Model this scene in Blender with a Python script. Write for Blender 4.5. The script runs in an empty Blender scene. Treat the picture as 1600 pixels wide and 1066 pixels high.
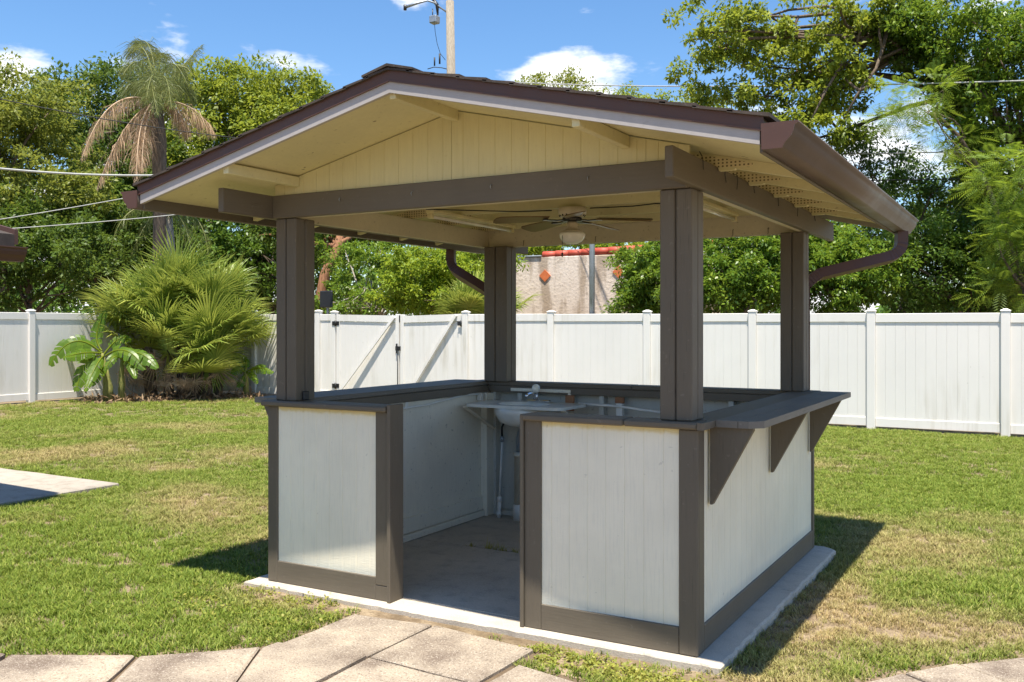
import bpy, math, random
import numpy as np
from mathutils import Vector, Matrix

R = math.radians
SC = bpy.context.scene
COL = SC.collection
rng = np.random.default_rng(7)
random.seed(7)

# ------------------------------------------------------------------ camera
CAM = np.array([1.3873, -4.1611, 1.5172]); YAW = 0.517; FPX = 1468.4; HY = 510.74
FW = np.array([-math.sin(YAW), math.cos(YAW), 0.0]); RT = np.array([math.cos(YAW), math.sin(YAW), 0.0]); UP = np.array([0, 0, 1.0])
cd = bpy.data.cameras.new('camera'); co = bpy.data.objects.new('camera', cd); COL.objects.link(co)
co.location = CAM; co.rotation_euler = (R(90), 0, YAW)
cd.sensor_width = 36; cd.lens = FPX / 1600 * 36; cd.shift_y = -(533 - HY) / 1600
cd.clip_start = 0.05; cd.clip_end = 1500
SC.camera = co

# ------------------------------------------------------------------ sky, sun, exposure
SUN = Vector((0.127, -0.250, 1.0)).normalized()
EL = math.asin(SUN.z); AZ = math.atan2(SUN.x, SUN.y)
SC.world = bpy.data.worlds.new('World'); SC.world.use_nodes = True
wn = SC.world.node_tree; wn.nodes.clear()
def WN(t, **k):
    n = wn.nodes.new(t)
    for a, b in k.items(): setattr(n, a, b)
    return n
def wl(a, b): wn.links.new(a, b)
wo = WN('ShaderNodeOutputWorld'); bg = WN('ShaderNodeBackground'); bg.inputs[1].default_value = 0.11
sky = WN('ShaderNodeTexSky', sky_type='NISHITA', sun_disc=False, sun_elevation=EL, sun_rotation=AZ, altitude=10, air_density=1.0, dust_density=0.12, ozone_density=3.6)
tc = WN('ShaderNodeTexCoord')
mp = WN('ShaderNodeMapping'); mp.inputs['Scale'].default_value = (1, 1, 2.6)
nz = WN('ShaderNodeTexNoise'); nz.inputs['Scale'].default_value = 6.0; nz.inputs['Detail'].default_value = 9; nz.inputs['Roughness'].default_value = 0.56
wl(tc.outputs['Generated'], mp.inputs[0]); wl(mp.outputs[0], nz.inputs[0])
sx = WN('ShaderNodeSeparateXYZ'); wl(tc.outputs['Generated'], sx.inputs[0])
band = WN('ShaderNodeMapRange'); band.inputs[1].default_value = 0.20; band.inputs[2].default_value = 0.33; band.inputs[3].default_value = 0.11; band.inputs[4].default_value = 0.0
wl(sx.outputs[2], band.inputs[0])
ad = WN('ShaderNodeMath', operation='ADD'); wl(nz.outputs[0], ad.inputs[0]); wl(band.outputs[0], ad.inputs[1])
rp = WN('ShaderNodeMapRange', interpolation_type='SMOOTHSTEP'); rp.inputs[1].default_value = 0.59; rp.inputs[2].default_value = 0.72
wl(ad.outputs[0], rp.inputs[0])
mx = WN('ShaderNodeMix', data_type='RGBA'); wl(rp.outputs[0], mx.inputs[0]); hsv = WN('ShaderNodeHueSaturation'); hsv.inputs['Saturation'].default_value = 1.16; hsv.inputs['Value'].default_value = 0.92; wl(sky.outputs[0], hsv.inputs['Color']); wl(hsv.outputs[0], mx.inputs[6]); mx.inputs[7].default_value = (6.4, 6.4, 6.5, 1)
wl(mx.outputs[2], bg.inputs[0]); wl(bg.outputs[0], wo.inputs[0])

sd = bpy.data.lights.new('sun', 'SUN'); sd.energy = 5.0; sd.angle = R(0.6); sd.color = (1.0, 0.93, 0.81)
so = bpy.data.objects.new('sun', sd); COL.objects.link(so)
so.rotation_euler = SUN.to_track_quat('Z', 'Y').to_euler(); so.location = (0, 0, 30)
SC.view_settings.view_transform = 'Standard'; SC.view_settings.look = 'None'
SC.view_settings.exposure = 0.98; SC.view_settings.gamma = 1.0
SC.render.engine = 'CYCLES'
try:
    SC.cycles.use_denoising = True
    SC.cycles.max_bounces = 9; SC.cycles.diffuse_bounces = 5; SC.cycles.transmission_bounces = 4
    SC.cycles.transparent_max_bounces = 6; SC.cycles.caustics_reflective = False; SC.cycles.caustics_refractive = False
    SC.cycles.sample_clamp_indirect = 6.0
except Exception: pass

# ------------------------------------------------------------------ helpers
def gz(x, y): return -0.040 - 0.00504 * x - 0.0065 * y          # the yard's gentle slope
def at(u, v, w):                                                 # a place at depth w metres
    return CAM + (FW + RT * ((u - 800) / FPX) + UP * ((HY - v) / FPX)) * w

class MB:
    def __init__(s): s.v = []; s.f = []; s.smooth = []
    def add(s, vs, fs, smooth=False):
        n = len(s.v); s.v += [tuple(map(float, p)) for p in vs]
        s.f += [tuple(i + n for i in f) for f in fs]; s.smooth += [smooth] * len(fs); return s
    def box(s, x0, x1, y0, y1, z0, z1, c=0.003):
        if x0 > x1: x0, x1 = x1, x0
        if y0 > y1: y0, y1 = y1, y0
        if z0 > z1: z0, z1 = z1, z0
        c = min(c, (x1 - x0) * .3, (y1 - y0) * .3, (z1 - z0) * .3)
        X = (x0, x1); Y = (y0, y1); Z = (z0, z1); S = (1, -1); vs = []; ix = {}
        for i in (0, 1):
            for j in (0, 1):
                for k in (0, 1):
                    for a in range(3):
                        p = [X[i], Y[j], Z[k]]
                        for b, q in enumerate((i, j, k)):
                            if b != a: p[b] += S[q] * c
                        ix[i, j, k, a] = len(vs); vs.append(p)
        fs = []
        def quad(a, fix):
            o = [b for b in range(3) if b != a]; r = []
            for (p, q) in ((0, 0), (1, 0), (1, 1), (0, 1)):
                t = [0, 0, 0]; t[a] = fix; t[o[0]] = p; t[o[1]] = q; r.append(ix[(*t, a)])
            if (fix == 1) == (a == 1): r.reverse()
            fs.append(r)
        for a in range(3): quad(a, 0); quad(a, 1)
        for a in range(3):
            b, d = [q for q in range(3) if q != a]
            for p in (0, 1):
                for q in (0, 1):
                    t0 = [0, 0, 0]; t0[b] = p; t0[d] = q; t1 = list(t0); t1[a] = 1
                    fs.append([ix[(*t0, b)], ix[(*t1, b)], ix[(*t1, d)], ix[(*t0, d)]])
        for i in (0, 1):
            for j in (0, 1):
                for k in (0, 1): fs.append([ix[i, j, k, 0], ix[i, j, k, 1], ix[i, j, k, 2]])
        return s.add(vs, fs)
    def prism(s, poly, a0, a1, axis='y'):
        n = len(poly)
        def P(p, a): return {'y': (p[0], a, p[1]), 'x': (a, p[0], p[1]), 'z': (p[0], p[1], a)}[axis]
        vs = [P(p, a0) for p in poly] + [P(p, a1) for p in poly]
        fs = [tuple(range(n)), tuple(range(2 * n - 1, n - 1, -1))] + [(i, i + n, (i + 1) % n + n, (i + 1) % n) for i in range(n)]
        return s.add(vs, fs)
    def tube(s, pts, r, n=8, rect=None, up=(0, 0, 1), smooth=True):
        pts = [Vector(p) for p in pts]; m = len(pts)
        rs = r if hasattr(r, '__len__') else [r] * m
        vs = []; fs = []; prev = None
        for i, p in enumerate(pts):
            t = (pts[min(i + 1, m - 1)] - pts[max(i - 1, 0)]).normalized()
            if prev is None:
                a = Vector(up)
                if abs(a.dot(t)) > .95: a = Vector((1, 0, 0)) if abs(t.x) < .9 else Vector((0, 1, 0))
            else: a = prev
            a = (a - t * a.dot(t)).normalized(); prev = a; b = t.cross(a)
            if rect:
                for (ca, cb) in ((1, 1), (-1, 1), (-1, -1), (1, -1)): vs.append(p + a * ca * rect[0] * rs[i] + b * cb * rect[1] * rs[i])
            else:
                for k in range(n):
                    g = 2 * math.pi * k / n; vs.append(p + (a * math.cos(g) + b * math.sin(g)) * rs[i])
        k = 4 if rect else n
        for i in range(m - 1):
            for j in range(k): fs.append((i * k + j, i * k + (j + 1) % k, (i + 1) * k + (j + 1) % k, (i + 1) * k + j))
        fs.append(tuple(range(k - 1, -1, -1))); fs.append(tuple(range((m - 1) * k, m * k)))
        return s.add(vs, fs, smooth and not rect)
    def lathe(s, prof, c, n=24, smooth=True):
        vs = []; fs = []; m = len(prof)
        for (r, z) in prof:
            for k in range(n):
                g = 2 * math.pi * k / n; vs.append((c[0] + r * math.cos(g), c[1] + r * math.sin(g), c[2] + z))
        for i in range(m - 1):
            for k in range(n): fs.append((i * n + k, i * n + (k + 1) % n, (i + 1) * n + (k + 1) % n, (i + 1) * n + k))
        fs.append(tuple(range(n - 1, -1, -1))); fs.append(tuple(range((m - 1) * n, m * n)))
        return s.add(vs, fs, smooth)

WL = {}
def link(name, me, loc, parent=None):
    o = bpy.data.objects.new(name, me); COL.objects.link(o)
    loc = Vector(loc); WL[o] = loc
    if parent is not None: o.parent = parent; o.location = loc - WL[parent]
    else: o.location = loc
    return o
def build(mb, name, mat, parent=None, fixn=True):
    v = np.array(mb.v); c = (v.min(0) + v.max(0)) / 2
    me = bpy.data.meshes.new(name); me.from_pydata([tuple(p - c) for p in v], [], mb.f)
    me.polygons.foreach_set('use_smooth', mb.smooth)
    if fixn:
        import bmesh
        b = bmesh.new(); b.from_mesh(me); bmesh.ops.recalc_face_normals(b, faces=b.faces); b.to_mesh(me); b.free()
    me.materials.append(mat); me.update()
    return link(name, me, c, parent)
def npmesh(name, V, F, mat, parent=None, tint=None, loc=None, smooth=False):
    V = np.asarray(V, float); c = (V.min(0) + V.max(0)) / 2 if loc is None else np.array(loc, float)
    me = bpy.data.meshes.new(name)
    nf, k = F.shape
    me.vertices.add(len(V)); me.vertices.foreach_set('co', (V - c).astype(np.float32).ravel())
    me.loops.add(nf * k); me.loops.foreach_set('vertex_index', F.astype(np.int32).ravel())
    me.polygons.add(nf); me.polygons.foreach_set('loop_start', np.arange(0, nf * k, k, dtype=np.int32))
    if smooth: me.polygons.foreach_set('use_smooth', np.ones(nf, bool))
    me.update(calc_edges=True)
    if tint is not None:
        at_ = me.attributes.new('tint', 'FLOAT', 'POINT'); at_.data.foreach_set('value', tint.astype(np.float32))
    if mat: me.materials.append(mat)
    if name is None: return me
    return link(name, me, c, parent)
def empty(name, loc, label=None, cat=None, group=None):
    o = link(name, None, loc); o.empty_display_size = 0.2
    if label: tag(o, label, cat, group)
    return o
def tag(o, label=None, cat=None, group=None, kind=None):
    if label: o['label'] = label
    if cat: o['category'] = cat
    if group: o['group'] = group
    if kind: o['kind'] = kind
    return o

# ------------------------------------------------------------------ materials
def mk(name):
    m = bpy.data.materials.new(name); m.use_nodes = True
    nt = m.node_tree; b = nt.nodes['Principled BSDF']; b.inputs['Specular IOR Level'].default_value = 0.35
    return m, nt, b
def nd(nt, t, **k):
    n = nt.nodes.new(t)
    for a, b in k.items(): setattr(n, a, b)
    return n
def noise(nt, scale, detail=4, stretch=None, rough=.55, space='pos'):
    if space == 'pos': src = nd(nt, 'ShaderNodeNewGeometry').outputs['Position']
    else: src = nd(nt, 'ShaderNodeTexCoord').outputs['Object']
    if stretch:
        m = nd(nt, 'ShaderNodeMapping'); m.inputs['Scale'].default_value = stretch; nt.links.new(src, m.inputs[0]); src = m.outputs[0]
    n = nd(nt, 'ShaderNodeTexNoise'); n.inputs['Scale'].default_value = scale; n.inputs['Detail'].default_value = detail; n.inputs['Roughness'].default_value = rough
    nt.links.new(src, n.inputs[0]); return n.outputs[0]
def ramp(nt, fac, stops):
    r = nd(nt, 'ShaderNodeValToRGB'); e = r.color_ramp.elements
    while len(e) < len(stops): e.new(.5)
    for q, (p, c) in zip(e, stops): q.position = p; q.color = (*c, 1)
    nt.links.new(fac, r.inputs[0]); return r.outputs[0]
def mixc(nt, fac, a, b, mode='MIX'):
    m = nd(nt, 'ShaderNodeMix', data_type='RGBA', blend_type=mode)
    for i, s in ((0, fac), (6, a), (7, b)):
        if hasattr(s, 'links'): nt.links.new(s, m.inputs[i])
        else: m.inputs[i].default_value = s if i == 0 else (*s, 1)
    return m.outputs[2]
def mrange(nt, v, a, b, c=0., d=1.):
    m = nd(nt, 'ShaderNodeMapRange'); nt.links.new(v, m.inputs[0])
    for i, q in enumerate((a, b, c, d)): m.inputs[i + 1].default_value = q
    return m.outputs[0]
def bump(nt, b, h, strength, dist=.01):
    n = nd(nt, 'ShaderNodeBump'); n.inputs['Strength'].default_value = strength; n.inputs['Distance'].default_value = dist
    nt.links.new(h, n.inputs['Height']); nt.links.new(n.outputs[0], b.inputs['Normal'])
def sc(c, k): return tuple(min(1, q * k) for q in c)

def paint(name, col, var=.12, dirt=(.3, .26, .2), dirtamt=.25, rough=.6, grain=.25, axis='z', crack=0.0):
    m, nt, b = mk(name)
    st = {'z': (14, 14, 1.2), 'x': (1.2, 14, 14), 'y': (14, 1.2, 14), 'n': (6, 6, 6)}[axis]
    g = noise(nt, 6, 5, st); big = noise(nt, 1.7, 4); sp = noise(nt, 38, 3)
    c = ramp(nt, big, [(.3, sc(col, 1 - var)), (.7, sc(col, 1 + var))])
    c = mixc(nt, mrange(nt, g, .35, .7, 0, .16), c, sc(col, .62))
    c = mixc(nt, mrange(nt, sp, .64, .74, 0, dirtamt), c, dirt)
    if name == 'cream_paint':
        hs_ = noise(nt, 11, 2); c = mixc(nt, mrange(nt, hs_, .735, .75, 0, .75), c, (.10, .06, .03))
    if crack:
        ck = noise(nt, 10, 2, {'z': (22, 22, .5), 'y': (22, .5, 22), 'x': (.5, 22, 22)}[axis])
        c = mixc(nt, mrange(nt, ck, .66, .70, 0, crack), c, sc(col, .25))
    nt.links.new(c, b.inputs['Base Color']); b.inputs['Roughness'].default_value = rough
    bump(nt, b, g, grain, .004); return m
GREY = (.132, .111, .083)
M = {}
M['trim'] = paint('trim_paint', GREY, .1, dirt=(.34, .3, .25), dirtamt=.18, crack=.5)
M['trimx'] = paint('trim_paint_x', GREY, .1, axis='x', dirt=(.34, .3, .25), dirtamt=.15)
M['trimy'] = paint('trim_paint_y', GREY, .1, axis='y', dirt=(.34, .3, .25), dirtamt=.15, crack=.35)
M['counter'] = paint('counter_paint', (.165, .152, .132), .12, axis='y', dirt=(.4, .37, .33), dirtamt=.3, crack=.45)
M['rake'] = paint('rake_paint', (.42, .39, .37), .06, axis='n', grain=.1)
M['inbeam'] = paint('dingy_cream', (.60, .54, .38), .1, dirt=(.10, .08, .05), dirtamt=.5, axis='n', grain=.15)
M['cream'] = paint('cream_paint', (.66, .605, .36), .07, dirt=(.16, .11, .05), dirtamt=.35, axis='n', grain=.12)
M['creamz'] = paint('cream_siding', (.63, .58, .335), .06, dirt=(.4, .3, .14), dirtamt=.15, axis='z', grain=.4)
M['inwhite'] = paint('interior_white', (.76, .71, .585), .09, dirt=(.12, .11, .1), dirtamt=.5, axis='z', grain=.3)
M['ply'] = paint('interior_board', (.50, .50, .45), .1, dirt=(.12, .11, .1), dirtamt=.5, axis='z', grain=.3)
M['wood'] = paint('bare_wood', (.28, .13, .06), .2, axis='z', dirt=(.1, .05, .03), dirtamt=.4)

def siding(name, col):
    m, nt, b = mk(name)
    g = noise(nt, 6, 5, (16, 16, 1.0)); fine = noise(nt, 9, 4, (3, 3, 26)); big = noise(nt, 2.2, 5)
    c = ramp(nt, big, [(.3, sc(col, .92)), (.7, sc(col, 1.05))])
    c = mixc(nt, mrange(nt, g, .5, .75, 0, .22), c, (.5, .5, .44))
    z = nd(nt, 'ShaderNodeSeparateXYZ'); nt.links.new(nd(nt, 'ShaderNodeNewGeometry').outputs['Position'], z.inputs[0])
    zn = nd(nt, 'ShaderNodeMath', operation='MULTIPLY_ADD'); nt.links.new(noise(nt, 5, 4, (4, 4, 1)), zn.inputs[0]); zn.inputs[1].default_value = -.035; nt.links.new(z.outputs[2], zn.inputs[2])
    c = mixc(nt, mrange(nt, zn.outputs[0], .996, 1.012, 0, .85), c, (.72, .60, .30))
    c = mixc(nt, mrange(nt, zn.outputs[0], .165, .12, 0, .45), c, (.42, .47, .46))
    sp = noise(nt, 30, 2); c = mixc(nt, mrange(nt, sp, .74, .77, 0, .25), c, (.25, .23, .2))
    nt.links.new(c, b.inputs['Base Color']); b.inputs['Roughness'].default_value = .62
    h = nd(nt, 'ShaderNodeMath', operation='ADD'); nt.links.new(g, h.inputs[0]); nt.links.new(fine, h.inputs[1])
    bump(nt, b, h.outputs[0], .35, .004); return m
M['siding'] = siding('white_siding', (.83, .78, .635))

def metal(name, col, rough=.38, metallic=0.0, coat=.3):
    m, nt, b = mk(name)
    n = noise(nt, 5, 5); s = noise(nt, 60, 2)
    c = ramp(nt, n, [(.3, sc(col, .88)), (.7, sc(col, 1.12))]); c = mixc(nt, mrange(nt, s, .66, .74, 0, .3), c, sc(col, 1.8))
    nt.links.new(c, b.inputs['Base Color']); b.inputs['Metallic'].default_value = metallic
    nt.links.new(mrange(nt, n, .3, .7, rough - .07, rough + .1), b.inputs['Roughness']); b.inputs['Specular IOR Level'].default_value = .5
    return m
M['brown'] = metal('brown_metal', (.085, .038, .025), .5)
M['brownlite'] = metal('brown_gutter', (.11, .08, .058), .5)
M['chrome'] = metal('chrome', (.75, .75, .75), .12, 1.0)
M['black'] = metal('black_metal', (.015, .015, .016), .4)
M['galv'] = metal('galvanised_steel', (.33, .36, .39), .42, .6)
M['fanblade'] = paint('fan_blade', (.17, .11, .05), .2, axis='n', grain=.1, rough=.4)
M['fanbody'] = metal('fan_body', (.62, .55, .40), .35)
def plain(name, col, rough=.5, spec=.4, **k):
    m, nt, b = mk(name)
    n = noise(nt, 8, 4); c = ramp(nt, n, [(.3, sc(col, .88)), (.7, sc(col, 1.08))])
    nt.links.new(c, b.inputs['Base Color']); b.inputs['Roughness'].default_value = rough; b.inputs['Specular IOR Level'].default_value = spec
    for a, q in k.items(): b.inputs[a].default_value = q
    return m
M['glassbowl'] = plain('milk_glass', (.78, .76, .66), .18, .5)
M['porcelain'] = plain('sink_white', (.70, .69, .62), .22, .5)
M['pvc'] = plain('pvc_white', (.70, .69, .64), .35)
M['pvcdirty'] = plain('pvc_cream', (.58, .53, .42), .4)
M['cable'] = plain('cable_black', (.03, .03, .03), .6)
M['wire'] = plain('pale_cable', (.42, .42, .40), .6)
M['tubelight'] = plain('fixture_cream', (.72, .64, .38), .4)
M['screen'] = plain('dark_sheet', (.018, .02, .024), .45)
M['redtile'] = plain('red_roof_tile', (.50, .085, .05), .55)
M['orangetile'] = plain('orange_tile', (.62, .17, .06), .5)

def vinyl():
    m, nt, b = mk('white_vinyl')
    col = (.78, .755, .71)
    big = noise(nt, .8, 4); st = noise(nt, 2.2, 5, (4.5, 4.5, .35)); st2 = noise(nt, 1.1, 3, (.6, .6, .6))
    c = ramp(nt, big, [(.3, sc(col, .96)), (.7, sc(col, 1.03))])
    msk = nd(nt, 'ShaderNodeMath', operation='MULTIPLY'); nt.links.new(mrange(nt, st, .48, .68, 0, 1), msk.inputs[0]); nt.links.new(mrange(nt, st2, .46, .66, .03, .6), msk.inputs[1])
    c = mixc(nt, msk.outputs[0], c, (.50, .46, .37))
    sp = noise(nt, 12, 3); c = mixc(nt, mrange(nt, sp, .72, .77, 0, .3), c, (.3, .28, .22))
    nt.links.new(c, b.inputs['Base Color']); b.inputs['Roughness'].default_value = .42; return m
M['vinyl'] = vinyl()

def concrete(name, col, agg=0., stain=(.2, .16, .12), stainamt=.5, scale=1.6):
    m, nt, b = mk(name)
    big = noise(nt, scale, 6, rough=.6); med = noise(nt, 9, 5); fine = noise(nt, 130, 2); 
    c = ramp(nt, big, [(.32, sc(col, .84)), (.68, sc(col, 1.1))])
    c = mixc(nt, mrange(nt, med, .5, .72, 0, stainamt), c, stain)
    c = mixc(nt, mrange(nt, fine, .58, .7, 0, .35 + agg * .3), c, sc(col, 1.55))
    c = mixc(nt, mrange(nt, fine, .44, .34, 0, .25 + agg * .5), c, sc(col, .38))
    nt.links.new(c, b.inputs['Base Color']); b.inputs['Roughness'].default_value = .85; b.inputs['Specular IOR Level'].default_value = .2
    h = nd(nt, 'ShaderNodeMath', operation='ADD'); nt.links.new(fine, h.inputs[0]); nt.links.new(med, h.inputs[1])
    bump(nt, b, h.outputs[0], .35 + agg * .35, .006); return m
M['slab'] = concrete('slab_concrete', (.50, .445, .37), stain=(.27, .235, .2), stainamt=.35)
M['floor'] = concrete('floor_concrete', (.46, .405, .33), stain=(.25, .23, .2), stainamt=.5)
def paver_mat():
    m, nt, b = mk('aggregate_paver')
    col = (.345, .295, .24)
    oc = nd(nt, 'ShaderNodeTexCoord').outputs['Object']
    big = noise(nt, 2.3, 6, rough=.62); fine = noise(nt, 150, 2); f2 = noise(nt, 85, 2)
    c = ramp(nt, big, [(.36, (.165, .128, .10)), (.52, (.30, .25, .195)), (.66, (.42, .345, .26))])
    c = mixc(nt, mrange(nt, fine, .56, .66, 0, .6), c, (.55, .49, .41))
    c = mixc(nt, mrange(nt, f2, .45, .35, 0, .5), c, (.09, .07, .053))
    nt.links.new(c, b.inputs['Base Color']); b.inputs['Roughness'].default_value = .9; b.inputs['Specular IOR Level'].default_value = .15
    h = nd(nt, 'ShaderNodeMath', operation='ADD'); nt.links.new(fine, h.inputs[0]); nt.links.new(f2, h.inputs[1])
    bump(nt, b, h.outputs[0], .6, .006); return m
M['paver'] = paver_mat()
M['patio'] = concrete('patio_concrete', (.36, .32, .27), stain=(.17, .15, .12), stainamt=.6, scale=.9)

def stucco():
    m, nt, b = mk('stucco_wall')
    big = noise(nt, .6, 6, rough=.65); st = noise(nt, 1.0, 5, (3, 3, .5)); sp = noise(nt, 14, 5)
    c = ramp(nt, big, [(.3, (.62, .51, .42)), (.7, (.80, .69, .59))])
    c = mixc(nt, mrange(nt, st, .46, .60, 0, .75), c, (.34, .25, .17)); c = mixc(nt, mrange(nt, sp, .56, .66, 0, .5), c, (.36, .28, .21))
    nt.links.new(c, b.inputs['Base Color']); b.inputs['Roughness'].default_value = .9; bump(nt, b, sp, .6, .02); return m
M['stucco'] = stucco()

def shingle():
    m, nt, b = mk('roof_shingle')
    n = noise(nt, 7, 5); s = noise(nt, 200, 2)
    c = ramp(nt, n, [(.3, (.035, .028, .024)), (.7, (.085, .066, .055))]); c = mixc(nt, mrange(nt, s, .55, .7, 0, .4), c, (.16, .14, .12))
    nt.links.new(c, b.inputs['Base Color']); b.inputs['Roughness'].default_value = .92; return m
M['shingle'] = shingle()

def bark(name, a, bb, sx_=6):
    m, nt, b = mk(name)
    g = noise(nt, 5, 6, (sx_, sx_, 1.2)); c = ramp(nt, g, [(.3, a), (.7, bb)])
    nt.links.new(c, b.inputs['Base Color']); b.inputs['Roughness'].default_value = .9; bump(nt, b, g, .8, .03); return m
M['bark'] = bark('tree_bark', (.07, .05, .035), (.20, .15, .11))
M['barkpale'] = bark('pale_bark', (.25, .22, .18), (.45, .40, .33))
M['barkred'] = bark('reddish_bark', (.16, .07, .035), (.34, .17, .09))
M['polewood'] = bark('pole_wood', (.20, .17, .13), (.36, .32, .26), 10)

def leaf(name, stops, trans=.35, rough=.5, tcol=None):
    m, nt, b = mk(name); out = nt.nodes['Material Output']
    a = nd(nt, 'ShaderNodeAttribute', attribute_name='tint'); c = ramp(nt, a.outputs['Fac'], stops)
    big = noise(nt, .55, 3); c = mixc(nt, mrange(nt, big, .35, .65, 0, .28), c, stops[-1][1])
    nt.links.new(c, b.inputs['Base Color']); b.inputs['Roughness'].default_value = rough; b.inputs['Specular IOR Level'].default_value = .35
    t = nd(nt, 'ShaderNodeBsdfTranslucent'); nt.links.new(mixc(nt, .5, c, tcol or sc(stops[-1][1], 1.5)), t.inputs[0])
    mx_ = nd(nt, 'ShaderNodeMixShader'); mx_.inputs[0].default_value = trans
    nt.links.new(b.outputs[0], mx_.inputs[1]); nt.links.new(t.outputs[0], mx_.inputs[2]); nt.links.new(mx_.outputs[0], out.inputs[0]); return m
M['lf_oak'] = leaf('oak_leaves', [(0, (0.0447, 0.0872, 0.0124)), (0.6, (0.0766, 0.1381, 0.0186)), (1, (0.1467, 0.2035, 0.0272))])
M['lf_yel'] = leaf('yellow_green_leaves', [(0, (0.0979, 0.1614, 0.019)), (0.6, (0.1828, 0.2536, 0.0274)), (1, (0.3266, 0.3535, 0.0369))], .4)
M['lf_olive'] = leaf('olive_leaves', [(0, (0.0939, 0.1298, 0.0176)), (0.6, (0.1766, 0.2186, 0.032)), (1, (0.2982, 0.3143, 0.0521))], .4)
M['lf_bright'] = leaf('bright_leaves', [(0, (0.103, 0.1875, 0.0164)), (0.6, (0.1987, 0.3, 0.0234)), (1, (0.3533, 0.405, 0.0351))], .42)
M['lf_hedge'] = leaf('hedge_leaves', [(0, (0.0504, 0.1103, 0.013)), (0.6, (0.1008, 0.1969, 0.0184)), (1, (0.2352, 0.315, 0.0324))], .36, .38)
M['lf_dark'] = leaf('dark_leaves', [(0, (0.0455, 0.0985, 0.0158)), (0.6, (0.0774, 0.1546, 0.0211)), (1, (0.1706, 0.2579, 0.033))], .3, .42)
M['lf_fern'] = leaf('feathery_leaves', [(0, (0.092, 0.1694, 0.0218)), (0.6, (0.1564, 0.2541, 0.0297)), (1, (0.2944, 0.3696, 0.0347))], .42)
M['palmetto'] = leaf('palmetto_leaf', [(0, (0.1002, 0.1666, 0.0279)), (0.55, (0.2005, 0.2838, 0.0419)), (1, (0.474, 0.4895, 0.0978))], .25, .4)
M['palmgreen'] = leaf('palm_frond_green', [(0, (0.0648, 0.0997, 0.0238)), (0.6, (0.1404, 0.1795, 0.0454)), (1, (0.2916, 0.2926, 0.0972))], .3, .45)
M['palmdead'] = leaf('palm_frond_dead', [(0, (0.275, 0.1656, 0.09)), (0.6, (0.495, 0.3312, 0.195)), (1, (0.715, 0.552, 0.39))], .2, .7)
M['banana'] = leaf('banana_leaf', [(0, (0.0401, 0.1166, 0.0106)), (0.6, (0.0759, 0.1847, 0.0151)), (1, (0.2321, 0.2916, 0.0227))], .45, .35)
M['weed'] = leaf('weed_leaf', [(0, (0.1305, 0.195, 0.03)), (0.6, (0.261, 0.299, 0.048)), (1, (0.493, 0.429, 0.108))], .35)
M['bananastem'] = bark('banana_stem', (.10, .13, .03), (.28, .26, .08))
M['litter'] = leaf('dead_leaf_litter', [(0, (.11, .06, .03)), (.6, (.24, .15, .08)), (1, (.42, .31, .19))], .1, .8)

def grass_mat():
    m, nt, b = mk('lawn_grass'); out = nt.nodes['Material Output']
    a = nd(nt, 'ShaderNodeAttribute', attribute_name='dry', attribute_type='INSTANCER'); t = nd(nt, 'ShaderNodeAttribute', attribute_name='tint')
    c1 = ramp(nt, t.outputs['Fac'], [(0, (.085, .145, .014)), (.6, (.185, .255, .028)), (1, (.36, .385, .075))])
    c2 = ramp(nt, t.outputs['Fac'], [(0, (.30, .20, .09)), (.5, (.47, .35, .17)), (1, (.60, .48, .26))])
    c = mixc(nt, a.outputs['Fac'], c1, c2)
    nt.links.new(c, b.inputs['Base Color']); b.inputs['Roughness'].default_value = .55; b.inputs['Specular IOR Level'].default_value = .3
    tr = nd(nt, 'ShaderNodeBsdfTranslucent'); nt.links.new(c, tr.inputs[0])
    mx_ = nd(nt, 'ShaderNodeMixShader'); mx_.inputs[0].default_value = .35
    nt.links.new(b.outputs[0], mx_.inputs[1]); nt.links.new(tr.outputs[0], mx_.inputs[2]); nt.links.new(mx_.outputs[0], out.inputs[0]); return m
M['grass'] = grass_mat()
def ground_mat():
    m, nt, b = mk('soil_and_turf')
    big = noise(nt, .5, 5); med = noise(nt, 6, 6, rough=.65); fine = noise(nt, 60, 3)
    c = ramp(nt, med, [(.3, (.10, .07, .045)), (.5, (.22, .165, .11)), (.7, (.36, .285, .20))])
    c = mixc(nt, mrange(nt, big, .4, .6, 0, .15), c, (.20, .18, .05)); c = mixc(nt, mrange(nt, fine, .52, .64, 0, .7), c, (.12, .085, .055))
    nt.links.new(c, b.inputs['Base Color']); b.inputs['Roughness'].default_value = .95; b.inputs['Specular IOR Level'].default_value = .1
    bump(nt, b, med, .8, .03); return m
M['ground'] = ground_mat()
M['soil'] = concrete('bare_soil', (.15, .11, .072), agg=.5, stain=(.10, .07, .045), stainamt=.6, scale=4)

# ------------------------------------------------------------------ ground, slab, paving
g = MB(); q = 260
xs = [-q, -30, -18, -9, -3, 0, 3, 9, 30, q]; ys = [-q, -30, -8, -3, 0, 3, 8, 14, 40, q]
vs = [(x, y, gz(max(-40, min(40, x)), max(-40, min(40, y)))) for y in ys for x in xs]
n = len(xs); fs = [(j * n + i, j * n + i + 1, (j + 1) * n + i + 1, (j + 1) * n + i) for j in range(len(ys) - 1) for i in range(n - 1)]
g.add(vs, fs); tag(build(g, 'ground', M['ground'], fixn=False), kind='structure')

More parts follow.
